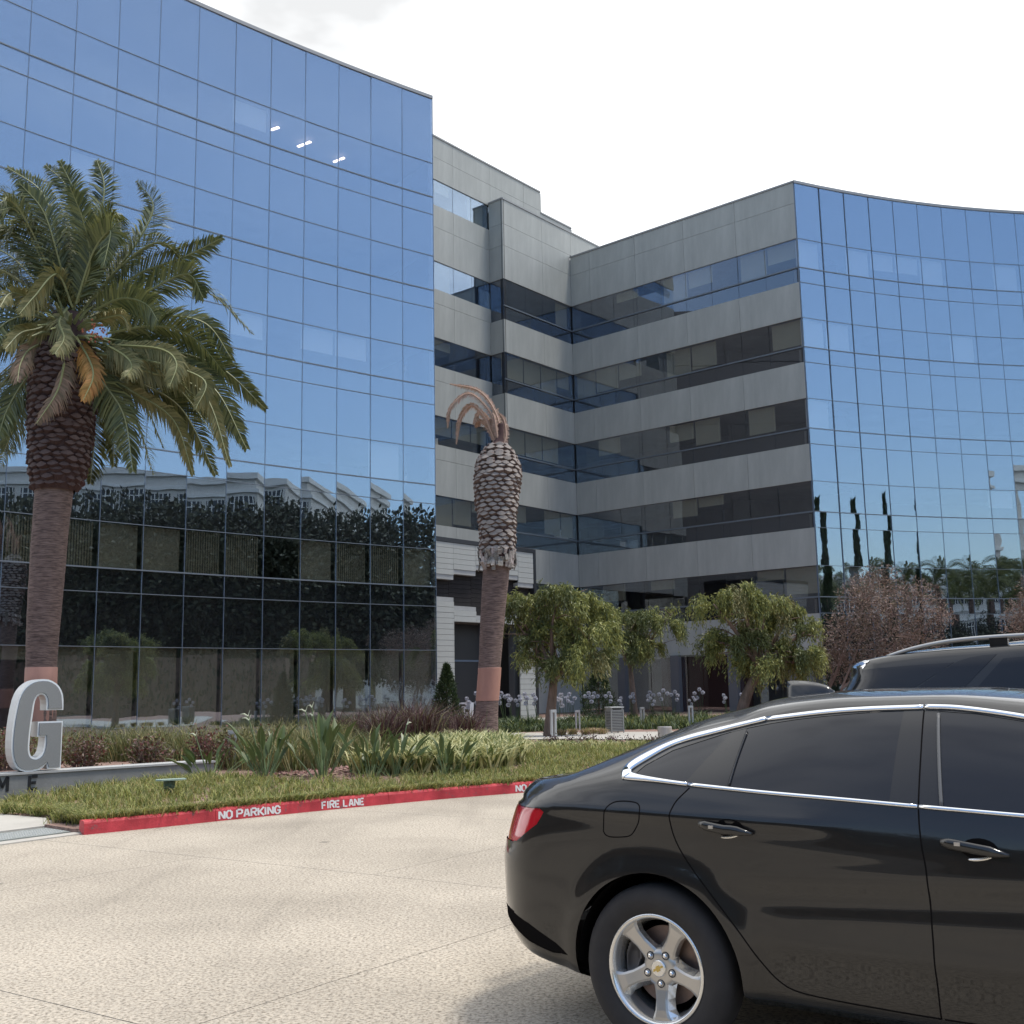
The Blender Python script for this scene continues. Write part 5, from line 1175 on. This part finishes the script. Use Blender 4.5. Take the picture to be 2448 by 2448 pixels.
def wheel(root, x, y, s, r, rim, emblem=True):
    """one wheel: local y outward"""
    w = bpy.data.objects.new('wheel', None); COL.objects.link(w); w.parent = root; w.location = (x, y, r); w.rotation_euler = (0, 0, 0 if s > 0 else math.pi)
    prof = [(rim-.004, -.10), (rim+.02, -.105), (r-.06, -.112), (r-.012, -.085), (r, -.055), (r, .055), (r-.012, .083), (r-.035, .098), (r-.06, .103), (rim+.03, .096), (rim+.008, .088), (rim-.002, .074)]
    MB().lathe(prof, 72, axis='Y').build('tyre', TYRE, w, smooth=True)
    MB().lathe([(rim-.002, .074), (rim+.004, .080), (rim+.002, .088), (rim-.006, .090), (rim-.014, .084), (rim-.020, .062), (rim-.030, .03), (rim-.034, -.09), (rim-.002, -.1)], 72, axis='Y').build('rim', ALUB, w, smooth=True)
    MB().lathe([(0, -.02), (rim*.72, -.02), (rim*.72, -.035), (0, -.035)], 48, axis='Y').build('brake_disc', DISC, w)
    cb = MB(); 
    for k in range(5): a = R(8+6*k); cb.box((math.cos(a)*rim*.66, .0, math.sin(a)*rim*.66-.02), (.05, .05, .07), 0)
    cb.build('brake_caliper', mat('caliper_grey', (.12, .11, .105), .6), w)
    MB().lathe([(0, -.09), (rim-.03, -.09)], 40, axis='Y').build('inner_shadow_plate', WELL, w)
    sp = MB(); R1 = rim-.012
    for k in range(5):
        a = R(-90+72*k+5); ca, sa = math.cos(a), math.sin(a)
        st = [(.02, .038, .040), (.055, .039, .046), (.085, .033, .050), (.12, .029, .058), (.16, .032, .068), (R1-.02, .043, .072), (R1, .060, .070)]
        def pt(rr, off, yy): return (-(rr*ca-off*sa), yy, rr*sa+off*ca)
        b0 = len(sp.v)
        for rr, hw, yy in st:
            sp.v += [pt(rr, -hw*1.12, yy-.034), pt(rr, -hw, yy-.006), pt(rr, -hw*.72, yy), pt(rr, hw*.6, yy+.001), pt(rr, hw*.86, yy-.004), pt(rr, hw*1.5, yy-.036)]
        for i in range(len(st)-1):
            for j in range(5):
                sp.f.append((b0+i*6+j, b0+i*6+j+1, b0+(i+1)*6+j+1, b0+(i+1)*6+j)); sp.m.append(1 if j in (0, 4) else 0)
    o = sp.build('spokes', [ALU, ALUB], w); b = bmesh.new(); b.from_mesh(o.data); bmesh.ops.recalc_face_normals(b, faces=b.faces); b.to_mesh(o.data); b.free()
    MB().lathe([(0, .050), (.052, .050), (.07, .046), (.082, .030), (.086, .01)], 40, axis='Y').build('hub', ALU, w, smooth=True)
    MB().lathe([(.033, .050), (.033, .058), (.030, .061), (0, .062)], 32, axis='Y').build('centre_cap', ALUB, w, smooth=False)
    if emblem:
        q = Matrix.Rotation(R(28), 3, 'Y'); e = MB(); 
        vs = [(-.026, -.004), (-.008, -.004), (-.008, -.011), (.010, -.011), (.010, -.004), (.026, -.004), (.022, .005), (.008, .005), (.008, .011), (-.010, .011), (-.010, .005), (-.022, .005)]
        v3 = [q @ Vector((x_, .0632, z_)) for x_, z_ in vs]; e.add(v3, [tuple(range(12))]); e.build('emblem', GOLD, w)
    for k in range(5):
        a = R(-90+72*k+5); c = (-.060*math.cos(a), 0, .060*math.sin(a))
        sk_ = MB().lathe([(.0165, .0475), (.0165, .0515), (.013, .0515), (.013, .049)], 16, axis='Y', c=c); sk_.build('nut_socket', TYRE, w)
        MB().lathe([(.0095, .048), (.0095, .058), (.006, .061), (0, .061)], 6, axis='Y', c=c).build('lug_nut', CHR, w)
    return w
side = lambda c, n: abs(c.y) > .5 and abs(n.y) > .18
sideR = lambda c, n: abs(c.y) > .3
# sedan: origin on the ground under the rear axle, x forward, right-hand side towards the viewer
SED = dict(x=(-1.01, 3.80), w=.925, rear=(-.59, .42, .60), frontc=(3.1, .70, .62), wheels=(0, 2.83), wr=.335, arch=.385, flz=.80, shx=-.3,
    shear=[(.2, .12), (.27, .08), (.33, .05), (.46, 0), (.70, 0), (.78, .012), (.90, .045), (.945, .06), (.972, .098), (1.0, .09), (1.05, .125), (1.2, .14)],
    crease=[(.35, 2.5, .655, .78, -.010, .055), (.35, 2.55, .725, .84, .006, .03), (.45, 2.4, .50, .50, .012, .05), (-.95, .75, .975, .945, .016, .020)],
    t=dict(zu=[(-1.07, .34), (-.9, .28), (-.45, .21), (.4, .20), (3.2, .19), (3.8, .24)], zs=[(-1.07, .40), (-.85, .345), (-.5, .29), (-.35, .275), (.4, .285), (2.4, .285), (3.3, .24), (3.8, .30)],
        belt=[(-1.07, .93), (-.9, .985), (-.66, 1.015), (-.4, 1.055), (-.1, 1.088), (.17, 1.078), (.5, 1.060), (1.1, 1.033), (1.46, 1.017), (1.95, 1.0), (2.4, .965), (3.0, .87), (3.5, .74), (3.8, .62)],
        yb=[(-1.07, .875), (-.4, .865), (.2, .868), (1.1, .880), (2.0, .875), (2.6, .85), (3.8, .83)],
        zr=[(-1.07, .99), (-.98, 1.045), (-.80, 1.062), (-.55, 1.092), (-.40, 1.135), (-.25, 1.190), (-.08, 1.252), (.06, 1.296), (.245, 1.340), (.377, 1.380), (.57, 1.408), (.75, 1.421), (1.09, 1.426), (1.43, 1.40), (1.75, 1.345), (2.1, 1.185), (2.4, 1.03), (2.7, .985), (3.2, .89), (3.6, .76), (3.8, .66)],
        yr=[(-1.07, .80), (-.75, .78), (-.5, .735), (-.3, .68), (0, .625), (.4, .585), (1.1, .58), (1.7, .595), (2.1, .67), (2.45, .76), (3.8, .70)],
        cr=[(-1.07, .0), (-.9, .012), (-.5, .022), (-.2, .05), (.2, .065), (.6, .04), (1.1, .03), (1.75, .05), (2.1, .09), (2.45, .03), (3.8, .03)]))
wtop = [(-.112, 1.110), (-.075, 1.147), (.032, 1.209), (.236, 1.274), (.43, 1.317), (.675, 1.350), (1.043, 1.372), (1.223, 1.364), (1.448, 1.330), (1.75, 1.265), (2.05, 1.135), (2.13, 1.075)]
bl_z = lambda x: float(pch(x, [(-.1, 1.103), (.167, 1.083), (.49, 1.065), (1.105, 1.039), (1.457, 1.023), (2.15, 1.0)]))
def topz(x): return float(pch(x, wtop))
def win(x0t, x0b, x1t, x1b, n=6):
    t = [(x0t+(x1t-x0t)*k/n, topz(x0t+(x1t-x0t)*k/n)) for k in range(n+1)]; b = [(x1b+(x0b-x1b)*k/3, bl_z(x1b+(x0b-x1b)*k/3)) for k in range(4)]; return t+b
qwin = [(-.108, 1.108), (-.072, 1.147), (.032, 1.209), (.236, 1.274), (.283, 1.287), (.145, bl_z(.145)), (0, bl_z(0)+.002)]
SED['panels'] = [('quarter_window', qwin, side, CGL, .002), ('door_window', win(.355, .335, 1.005, .994), side, CGL, .002), ('front_window', win(1.138, 1.182, 1.98, 2.12), side, CGL, .002),
    ('pillar_applique', win(.283, .145, .355, .335, 2), side, GLB, .001), ('pillar_applique', win(1.005, .994, 1.138, 1.182, 2), side, GLB, .001),
    ('fuel_door', [(-.223, .875), (-.217, .933), (-.203, .972), (-.186, .991), (-.157, 1.002), (-.075, 1.004), (-.05, .998), (-.038, .985), (-.043, .942), (-.073, .883), (-.087, .866), (-.108, .858), (-.177, .852), (-.208, .858)], side, PAINT, 0),
    ('tail_light', [(-1.3, .958), (-.56, .952), (-.54, .938), (-.575, .885), (-.71, .80), (-1.3, .765)], lambda c, n: c.x < -.5 and abs(c.y) > .3, TAIL, .006),
    ('bumper_vent', [(-.88, .50), (-.80, .495), (-.64, .45), (-.50, .385), (-.43, .340), (-.52, .338), (-.66, .37), (-.80, .425), (-.89, .455)], lambda c, n: c.x < -.4 and abs(c.y) > .25, WELL, .002),
    ('rear_door', [(.283, 1.30), (.36, 1.335), (.675, 1.40), (1.08, 1.425), (1.095, 1.30), (1.10, 1.035), (1.125, .80), (1.13, .42), (1.128, .305), (.74, .315), (.58, .335), (.529, .36), (.465, .425), (.401, .515), (.331, .60), (.252, .69), (.168, .785), (.121, .862), (.101, .935), (.115, 1.0), (.168, 1.078), (.22, 1.19)], side, PAINT, 0),
    ('front_door', [(1.08, 1.425), (1.45, 1.395), (1.75, 1.33), (2.02, 1.20), (2.18, 1.05), (2.27, .9), (2.30, .6), (2.26, .40), (2.15, .305), (1.128, .305), (1.13, .42), (1.125, .80), (1.10, 1.035), (1.095, 1.30)], side, PAINT, 0),
    ('windscreen', [(1.72, 1.42), (1.78, 1.42), (2.44, 1.06), (2.36, 1.03), (1.95, 1.26)], lambda c, n: n.x > .2 and n.z > .3 and abs(c.y) < .66 and c.x > 1.6, CGL, .002),
    ('rear_window', [(.5, 1.5), (.42, 1.40), (-.05, 1.27), (-.42, 1.13), (-.5, 1.2), (0, 1.5)], lambda c, n: n.x < -.12 and n.z > .3 and abs(c.y) < .60 and -.42 < c.x < .42, CGL, .002),
    ('headlight', [(3.3, .66), (3.75, .58), (4.0, .60), (4.0, .70), (3.6, .76)], lambda c, n: c.x > 3.2 and abs(c.y) > .35, CHR, .004)]
sed = thing('sedan', 'black sedan with chrome window trim and five spoke alloy wheels, nearest the viewer', 'car', (.56+.90*.588, 4.8+.90*.809, 0), R(-36))
# local +y is the car's left, so the viewer's side is -y
bvh, parts = make_car(SED, sed)
VS = -1
for s in (-1, 1):
    up_pts = [(-.062, 1.088), (-.135, 1.098), (-.150, 1.132), (-.09, 1.180), (.034, 1.242), (.238, 1.294), (.432, 1.337)]
    trim(bvh, up_pts[1:], [.042, .044, .040, .024, .018, .016], s, .002, .010, 'window_trim', CHR, sed)
    trim(bvh, [(.436, 1.338), (.677, 1.365), (.86, 1.377), (1.078, 1.383)], [.015]*4, s, .002, .007, 'window_trim', CHR, sed)
    trim(bvh, [(1.086, 1.383), (1.224, 1.376), (1.449, 1.343), (1.75, 1.280), (2.06, 1.147), (2.15, 1.07)], [.015]*6, s, .002, .010, 'window_trim', CHR, sed)
    trim(bvh, [(-.145, 1.105), (-.09, 1.098), (-.02, 1.092), (.06, 1.085), (.160, 1.077)], [.034, .024, .018, .014, .013], s, .002, .009, 'belt_trim', CHR, sed)
    trim(bvh, [(.166, 1.077), (.49, 1.058), (.8, 1.045), (1.098, 1.031)], [.0125]*4, s, .002, .007, 'belt_trim', CHR, sed)
    trim(bvh, [(1.106, 1.031), (1.456, 1.0155), (1.8, 1.004), (2.14, .99)], [.0125]*4, s, .002, .007, 'belt_trim', CHR, sed)
    trim(bvh, [(.345, bl_z(.345)+.006), (.352, 1.18), (.362, 1.287)], [.007]*3, s, .001, .004, 'window_divider', GLB, sed)
    trim(bvh, [(1.182, 1.034), (1.16, 1.2), (1.139, 1.358)], [.012]*3, s, .001, .006, 'window_seal', mat('grey_seal', (.10, .10, .10), .5), sed)
    rd = parts[[k for k in parts if k[0] == 'rear_door' and (k[1] > 0) == (s > 0)][0]]; fd = parts[[k for k in parts if k[0] == 'front_door' and (k[1] > 0) == (s > 0)][0]]; fu = parts[[k for k in parts if k[0] == 'fuel_door' and (k[1] > 0) == (s > 0)][0]]
    gap = lambda pts, w, par: trim(bvh, pts, [w]*len(pts), s, .0004, .0006, 'panel_gap', WELL, par)
    gap([(.172, 1.066), (.115, 1.0), (.101, .935), (.121, .862), (.168, .785), (.252, .69), (.331, .60), (.401, .515), (.465, .425), (.529, .36), (.60, .328), (.74, .315), (.95, .308), (1.128, .305)], .0055, rd)
    gap([(1.101, 1.024), (1.113, .90), (1.125, .80), (1.13, .60), (1.13, .42), (1.128, .305)], .0055, rd); gap([(1.082, 1.375), (1.092, 1.22), (1.10, 1.04)], .0048, rd)
    gap([(1.14, .305), (1.6, .304), (2.1, .304), (2.24, .38), (2.30, .6), (2.27, .9), (2.17, .985)], .0055, fd)
    fp = [(-.223, .875), (-.219, .933), (-.206, .970), (-.180, .993), (-.14, 1.002), (-.085, 1.002), (-.052, .993), (-.040, .968), (-.046, .93), (-.068, .888), (-.092, .864), (-.13, .856), (-.185, .853), (-.212, .860), (-.223, .875)]
    gap(fp, .0048, fu)
    for hx, hz, dz in ((.242, .935, -.03), (1.185, .915, -.03)):
        h = bpy.data.objects.new('door_handle', None); COL.objects.link(h); h.parent = sed
        cup = MB(); c0, n0 = skin(bvh, hx+.125, hz+.004+dz*.5, s, .0015); vs = [tuple(c0)]; 
        for k in range(20): a = 2*math.pi*k/20; v, n = skin(bvh, hx+.125+.062*math.cos(a), hz+dz*.5+.036*math.sin(a), s, .0015); vs.append(tuple(v))
        cup.add(vs, [(0, 1+k, 1+(k+1) % 20) for k in range(20)]); cup.build('handle_recess', WELL, h)
        pts = []
        for k in range(9):
            u = k/8; v, n = skin(bvh, hx+.225*u, hz+dz*u, s, .026*math.sin(math.pi*min(.9, .15+.75*u))**.6); pts.append(v)
        hb = MB(); 
        for k, v in enumerate(pts):
            u = k/8; hh = (.019 if u < .75 else .019-.013*(u-.75)/.25)*(.6 if k == 0 else 1); d = .010
            for a in range(10): th = 2*math.pi*a/10; hb.v.append((v.x, v.y+d*math.cos(th)*s, v.z+hh*math.sin(th)))
        for k in range(8):
            for a in range(10): hb.f.append((k*10+a, k*10+(a+1) % 10, (k+1)*10+(a+1) % 10, (k+1)*10+a))
        hb.f += [tuple(range(10)), tuple(80+a for a in range(9, -1, -1))]; hb.m = [0]*len(hb.f); o = hb.build('handle_bar', PAINT, h, smooth=True)
        b = bmesh.new(); b.from_mesh(o.data); bmesh.ops.recalc_face_normals(b, faces=b.faces); b.to_mesh(o.data); b.free()
        v, n = skin(bvh, hx+.060, hz-.004, s, .034); MB().box(v, (.020, .010, .012)).build('handle_button', ALU, h)
        pts = [skin(bvh, hx+.09+.075*k/5, hz-.052+.012*(k/5)**2, s, .006)[0] for k in range(6)]; MB().tube(pts, [.003, .005, .0055, .0055, .005, .003], 6).build('handle_edge', ALUB, h)
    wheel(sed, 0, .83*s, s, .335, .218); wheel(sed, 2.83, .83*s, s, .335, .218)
    mr = bpy.data.objects.new('door_mirror', None); COL.objects.link(mr); mr.parent = sed; v, n = skin(bvh, 2.05, 1.03, s)
    MB().box((v.x, v.y+.03*s, 1.04), (.05, .10, .03)).build('mirror_arm', GLB, mr); MB().box((v.x+.02, v.y+.14*s, 1.07), (.10, .20, .13)).build('mirror_shell', PAINT, mr, bevel=.03)
fin = MB(); L_ = 9
for i in range(L_):
    u = i/(L_-1); x = .49-.225*u; h = .075*(u**.55)*(1 if u < .97 else .97); w_ = .035*math.sin(math.pi*min(.95, .12+.7*u)); z0 = 1.447-.04*u**2*.6
    fin.v += [(x, -w_, z0-.02), (x, -w_*.55, z0+h*.6), (x, 0, z0+h), (x, w_*.55, z0+h*.6), (x, w_, z0-.02)]
for i in range(L_-1):
    for j in range(4): fin.f.append((i*5+j, i*5+j+1, i*5+6+j, i*5+5+j)); fin.m.append(0)
fin.f += [(0, 4, 3, 2, 1), tuple((L_-1)*5+j for j in range(5))]; fin.m += [0, 0]
o = fin.build('roof_antenna', PAINT, sed, smooth=True)
MB().box((-1.085, 0, .72), (.02, .52, .13)).build('number_plate', M['white'], sed)
# black suv behind the sedan
SUV = dict(x=(-1.08, 3.95), w=.985, rear=(-.70, .38, .50), frontc=(3.2, .75, .62), wheels=(0, 2.86), wr=.38, arch=.43, flz=.9, shx=-.3,
    shear=[(.3, .08), (.5, 0), (.95, 0), (1.2, 0), (1.40, .02), (1.55, .08), (1.62, .06), (1.8, .10)], crease=[(-.9, 3, .95, .95, .012, .05)],
    t=dict(zu=[(-1.08, .42), (-.5, .28), (3.2, .26), (3.95, .36)], zs=[(-1.08, .48), (-.6, .40), (.5, .36), (3.3, .38), (3.95, .45)],
        belt=[(-1.08, 1.12), (0, 1.13), (1.5, 1.12), (2.3, 1.10), (3.2, 1.0), (3.95, .8)], yb=[(-1.08, .93), (2.3, .93), (3.95, .86)],
        zr=[(-1.08, 1.60), (-.9, 1.650), (-.575, 1.690), (-.38, 1.706), (-.11, 1.722), (.15, 1.730), (.43, 1.738), (1.2, 1.735), (1.75, 1.66), (2.1, 1.45), (2.5, 1.2), (2.8, 1.14), (3.4, 1.05), (3.8, .95), (3.95, .86)],
        yr=[(-1.08, .74), (0, .72), (1.5, .72), (2.5, .82), (3.95, .78)], cr=[(-1.08, .02), (-.5, .04), (1.2, .045), (2.1, .06), (2.6, .03), (3.95, .02)]))
gw = lambda c, n: abs(c.y) > .6 and abs(n.y) > .18
SUV['panels'] = [('quarter_window', [(-.79, 1.585), (-.39, 1.608), (-.055, 1.622), (-.33, 1.45), (-.62, 1.18), (-1.0, 1.17)], gw, CGL, .002), ('door_window', [(-.035, 1.626), (.06, 1.655), (.15, 1.668), (.25, 1.673), (.035, 1.446), (-.2, 1.17), (-.55, 1.17), (-.31, 1.45)], gw, CGL, .002),
    ('rear_door_window', [(.297, 1.640), (.43, 1.648), (1.0, 1.652), (1.02, 1.17), (-.10, 1.17), (.13, 1.449)], gw, CGL, .002), ('front_window', [(1.09, 1.652), (1.45, 1.635), (1.75, 1.55), (2.1, 1.30), (2.16, 1.17), (1.11, 1.17)], gw, CGL, .002),
    ('spoiler_lamp', [(-.90, 1.66), (-.73, 1.655), (-.78, 1.595), (-.90, 1.60)], lambda c, n: c.x < -.6 and c.z > 1.5, CHR, .004),
    ('tail_light', [(-1.3, 1.12), (-.75, 1.10), (-.85, .9), (-1.3, .86)], lambda c, n: c.x < -.6 and abs(c.y) > .5, TAIL, .004),
    ('windscreen', [(1.68, 1.76), (1.8, 1.76), (2.55, 1.25), (2.45, 1.20), (2.0, 1.45)], lambda c, n: n.x > .2 and n.z > .3 and abs(c.y) < .76 and c.x > 1.6, CGL, .002),
    ('headlight', [(3.3, .92), (3.75, .85), (4.0, .80), (4.0, .92), (3.6, 1.0)], lambda c, n: c.x > 3.2 and abs(c.y) > .4, CHR, .004)]
th = R(40); suv = thing('suv', 'black suv with grey roof rails parked beyond the sedan roof', 'car', (3.2+.25*math.cos(th)+.72*math.sin(th), 8.6-.25*math.sin(th)+.72*math.cos(th), 0), -th)
b2, p2 = make_car(SUV, suv)
for s in (-1, 1):
    MB().tube(bez([(-.60, .69*s, 1.685), (-.38, .69*s, 1.742), (-.12, .69*s, 1.783), (.16, .69*s, 1.800), (.6, .69*s, 1.806), (1.2, .69*s, 1.80), (1.55, .69*s, 1.76), (1.72, .69*s, 1.70)], 40), .017, 8).build('roof_rail', mat('satin_rail', (.36, .36, .36), .35, .7), suv, smooth=True)
    for x in (.25, 1.1): MB().box((x, .69*s, 1.765), (.13, .03, .06)).build('rail_foot', GLB, suv)
    for q in (0, 2.86): wheel(suv, q, .86*s, s, .38, .245, False)
    mr = MB().box((2.12, 1.03*s, 1.16), (.12, .22, .17)).build('door_mirror', PAINT, suv, bevel=.03)
    trim(b2, [(-.95, 1.145), (0, 1.15), (1.0, 1.145), (2.1, 1.14)], [.02]*4, s, .002, .008, 'belt_trim', CHR, suv)

# ------------------------------------------------------------------ across the street (what the glass fronts mirror)
def bars(m):
    for k in range(6): m.box((-1.1+k*.44, 0, 0), (.10, .18, 2.1), 0, 1)
    return m.box((0, 0, .45), (2.5, .17, .08), 0, 1)
def street_block(label, x0, y0, w, d, h, z0, rz):
    t = thing('white_block', label, 'building', (x0, y0, 0), rz, 'pale blocks across the street'); mb = MB().box((0, 0, h/2), (w, d, h)); mb.build('wall', mat('warm_white_wall', (.62, .61, .58), .8), t)
    wm = mat('dark_window', (.03, .035, .045), .15); fm = mat('white_window_frame', (.7, .7, .68), .6)
    zz = z0
    while zz+2.2 < h:
        n = int(w/3.1)
        for i in range(n):
            for sgn in (-1, 1):
                key = 'x%.2f' % w
                o = obj('window', street_block.c[key], t) if key in street_block.c else bars(MB().box((0, 0, 0), (2.5, .12, 2.1))).build('window', [wm, fm], t)
                street_block.c[key] = o.data; o.location = (-w/2+(i+.5)*w/n, sgn*(d/2+.02), zz+1.1)
        zz += 3.6
    for zb in np.arange(z0+2.7, h, 3.6): MB().box((0, 0, zb), (w+.5, d+.5, .35)).build('floor_band', fm, t)
    MB().box((0, 0, h+.3), (w+.6, d+.6, .6)).build('parapet', fm, t); return t
street_block.c = {}
street_block('white office block with dark windows, mirrored in the left glass front', 66, -1.2, 31, 12, 23.2, 12.2, R(84))
street_block('long low grey block further off, mirrored in the right glass front', 118, 20, 90, 14, 15.5, 8, R(80))
street_block('pale block down the street behind the viewer', 30, -88, 60, 14, 17, 3, R(8))
def street_tree_mesh():
    B, D = [], []
    for k in range(22):
        c = np.array([random.uniform(-2.7, 2.7), random.uniform(-2.7, 2.7), random.uniform(3, 9.6)]); m = 900; d = rand_dirs(m); B.append(c+d*(rng.uniform(.2, 1, m)**.5*2.3)[:, None]); D.append(d+rng.normal(size=(m, 3))*.6)
    B = np.concatenate(B); D = unit(np.concatenate(D)); m = len(B); return leaf_mesh('crown', B, D, rng.uniform(.22, .42, m), rng.uniform(.12, .25, m), [M['streetleaf']], [1])
stm = [street_tree_mesh() for _ in range(2)]; trk = None
tspots = [(47+random.uniform(-2, 2), -34+i*5.2+random.uniform(-1, 1), 1.5) for i in range(11)]+[(53+random.uniform(-2, 2), -31+i*5.2+random.uniform(-1, 1), 1.55) for i in range(11)]+[(58, 29, .62), (66, 33, .7), (74, 26, .8), (62, 38, .6)]
tspots += [(-27+random.uniform(-2, 2), -30+i*5.5, .8) for i in range(8)]+[(-14+i*6, -30, .85) for i in range(5)]
for i, (x, y, sc_) in enumerate(tspots):
    t = thing('street_tree', 'dark leafy street tree in the row across the street', 'tree', (x, y, 0), random.uniform(0, 6.28), 'street trees behind the viewer'); s = sc_*random.uniform(.92, 1.08); t.scale = (s, s, s)
    obj('crown', stm[i % 2], t)
    if trk is None: trk = MB().tube([(0, 0, -.1), (.1, 0, 3), (0, .1, 7)], [.32, .25, .12], 8).build('trunk', M['bark'], t).data
    else: obj('trunk', trk, t)
for hx, hy, hl, hr, hs in ((-22, -12, 46, R(80), 1), (2, -26, 40, R(4), 1), (41, -12, 70, R(90), 2.1)):  # unseen hedges added to block bright gaps below the tree crowns in reflections
    hg = thing('added_hedge', 'unseen leafy screen added behind the viewer to fill bright gaps in reflections', 'added_hedge', (hx, hy, 0), hr, 'added screens behind the viewer'); hg.scale = (1, 1, hs); MB().box((0, 0, 1.1), (hl, 1.1, 2.2)).build('blocking_core', M['bark'], hg)
    n = 9000; Bq = np.stack([rng.uniform(-hl/2, hl/2, n), rng.choice([-1, 1], n)*rng.uniform(.5, .75, n), rng.uniform(0, 2.5, n)], 1); obj('foliage', leaf_mesh('foliage', Bq, rand_dirs(n), rng.uniform(.2, .4, n), rng.uniform(.1, .2, n), [M['streetleaf']], [1]), hg)
fm_ = []
for k in range(3):
    L = 3; fm_.append(frond_mesh('frond', [(0, 0, 0), (L*.4, 0, .9), (L*.8, 0, .7), (L, 0, -.4)], 1, None, leaf=.6, n=26, wl=.09).build('frond', [M['fr_g'], M['rach']]))
fmm = [o.data for o in fm_]
for o in fm_: bpy.data.objects.remove(o)
ptk = None
for x, y, h in ((58, 27.2, 9.5), (62, 29.6, 10.2), (55, 29.2, 9), (70, 30, 10), (64, 25.8, 9.2)):
    t = thing('palm_tree', 'street palm across the road, mirrored in the right glass front', 'palm tree', (x, y, 0), group='street palms behind the viewer')
    if ptk is None: ptk = MB().tube([(0, 0, 0), (0, 0, .5), (0, 0, 1)], [.32, .28, .3], 8).build('trunk', M['trunk'], t)
    else: ptk = obj('trunk', ptk.data, t)
    ptk.scale = (1, 1, h)
    for k in range(22): o = obj('frond', fmm[k % 3], t); o.location = (0, 0, h); o.rotation_euler = (0, random.uniform(-1.1, .7), 2*math.pi*k/22*3.1)

for x, y, h in ((61, 31.8, 18.0), (62.5, 34.4, 20.0)):
    t = thing('cypress_tree', 'tall slim dark cypress across the road, mirrored in the right glass front', 'tree', (x, y, 0), group='cypresses behind the viewer'); n = 1600
    MB().tube([(0, 0, 0), (0, 0, h*.9)], [.16, .04], 6).build('trunk', M['bark'], t); z = rng.uniform(.03, 1, n); a = rng.uniform(0, 6.283, n); rr = .5*np.sin(np.pi*np.minimum(1, z*.9+.12))**.7*(1-z*.7)*rng.uniform(.5, 1, n)
    obj('foliage', leaf_mesh('foliage', np.stack([rr*np.cos(a), rr*np.sin(a), z*h], 1), unit(np.stack([np.cos(a)*.3, np.sin(a)*.3, np.ones(n)], 1)), rng.uniform(.4, .8, n), rng.uniform(.15, .3, n), [M['conif']], [1]), t)
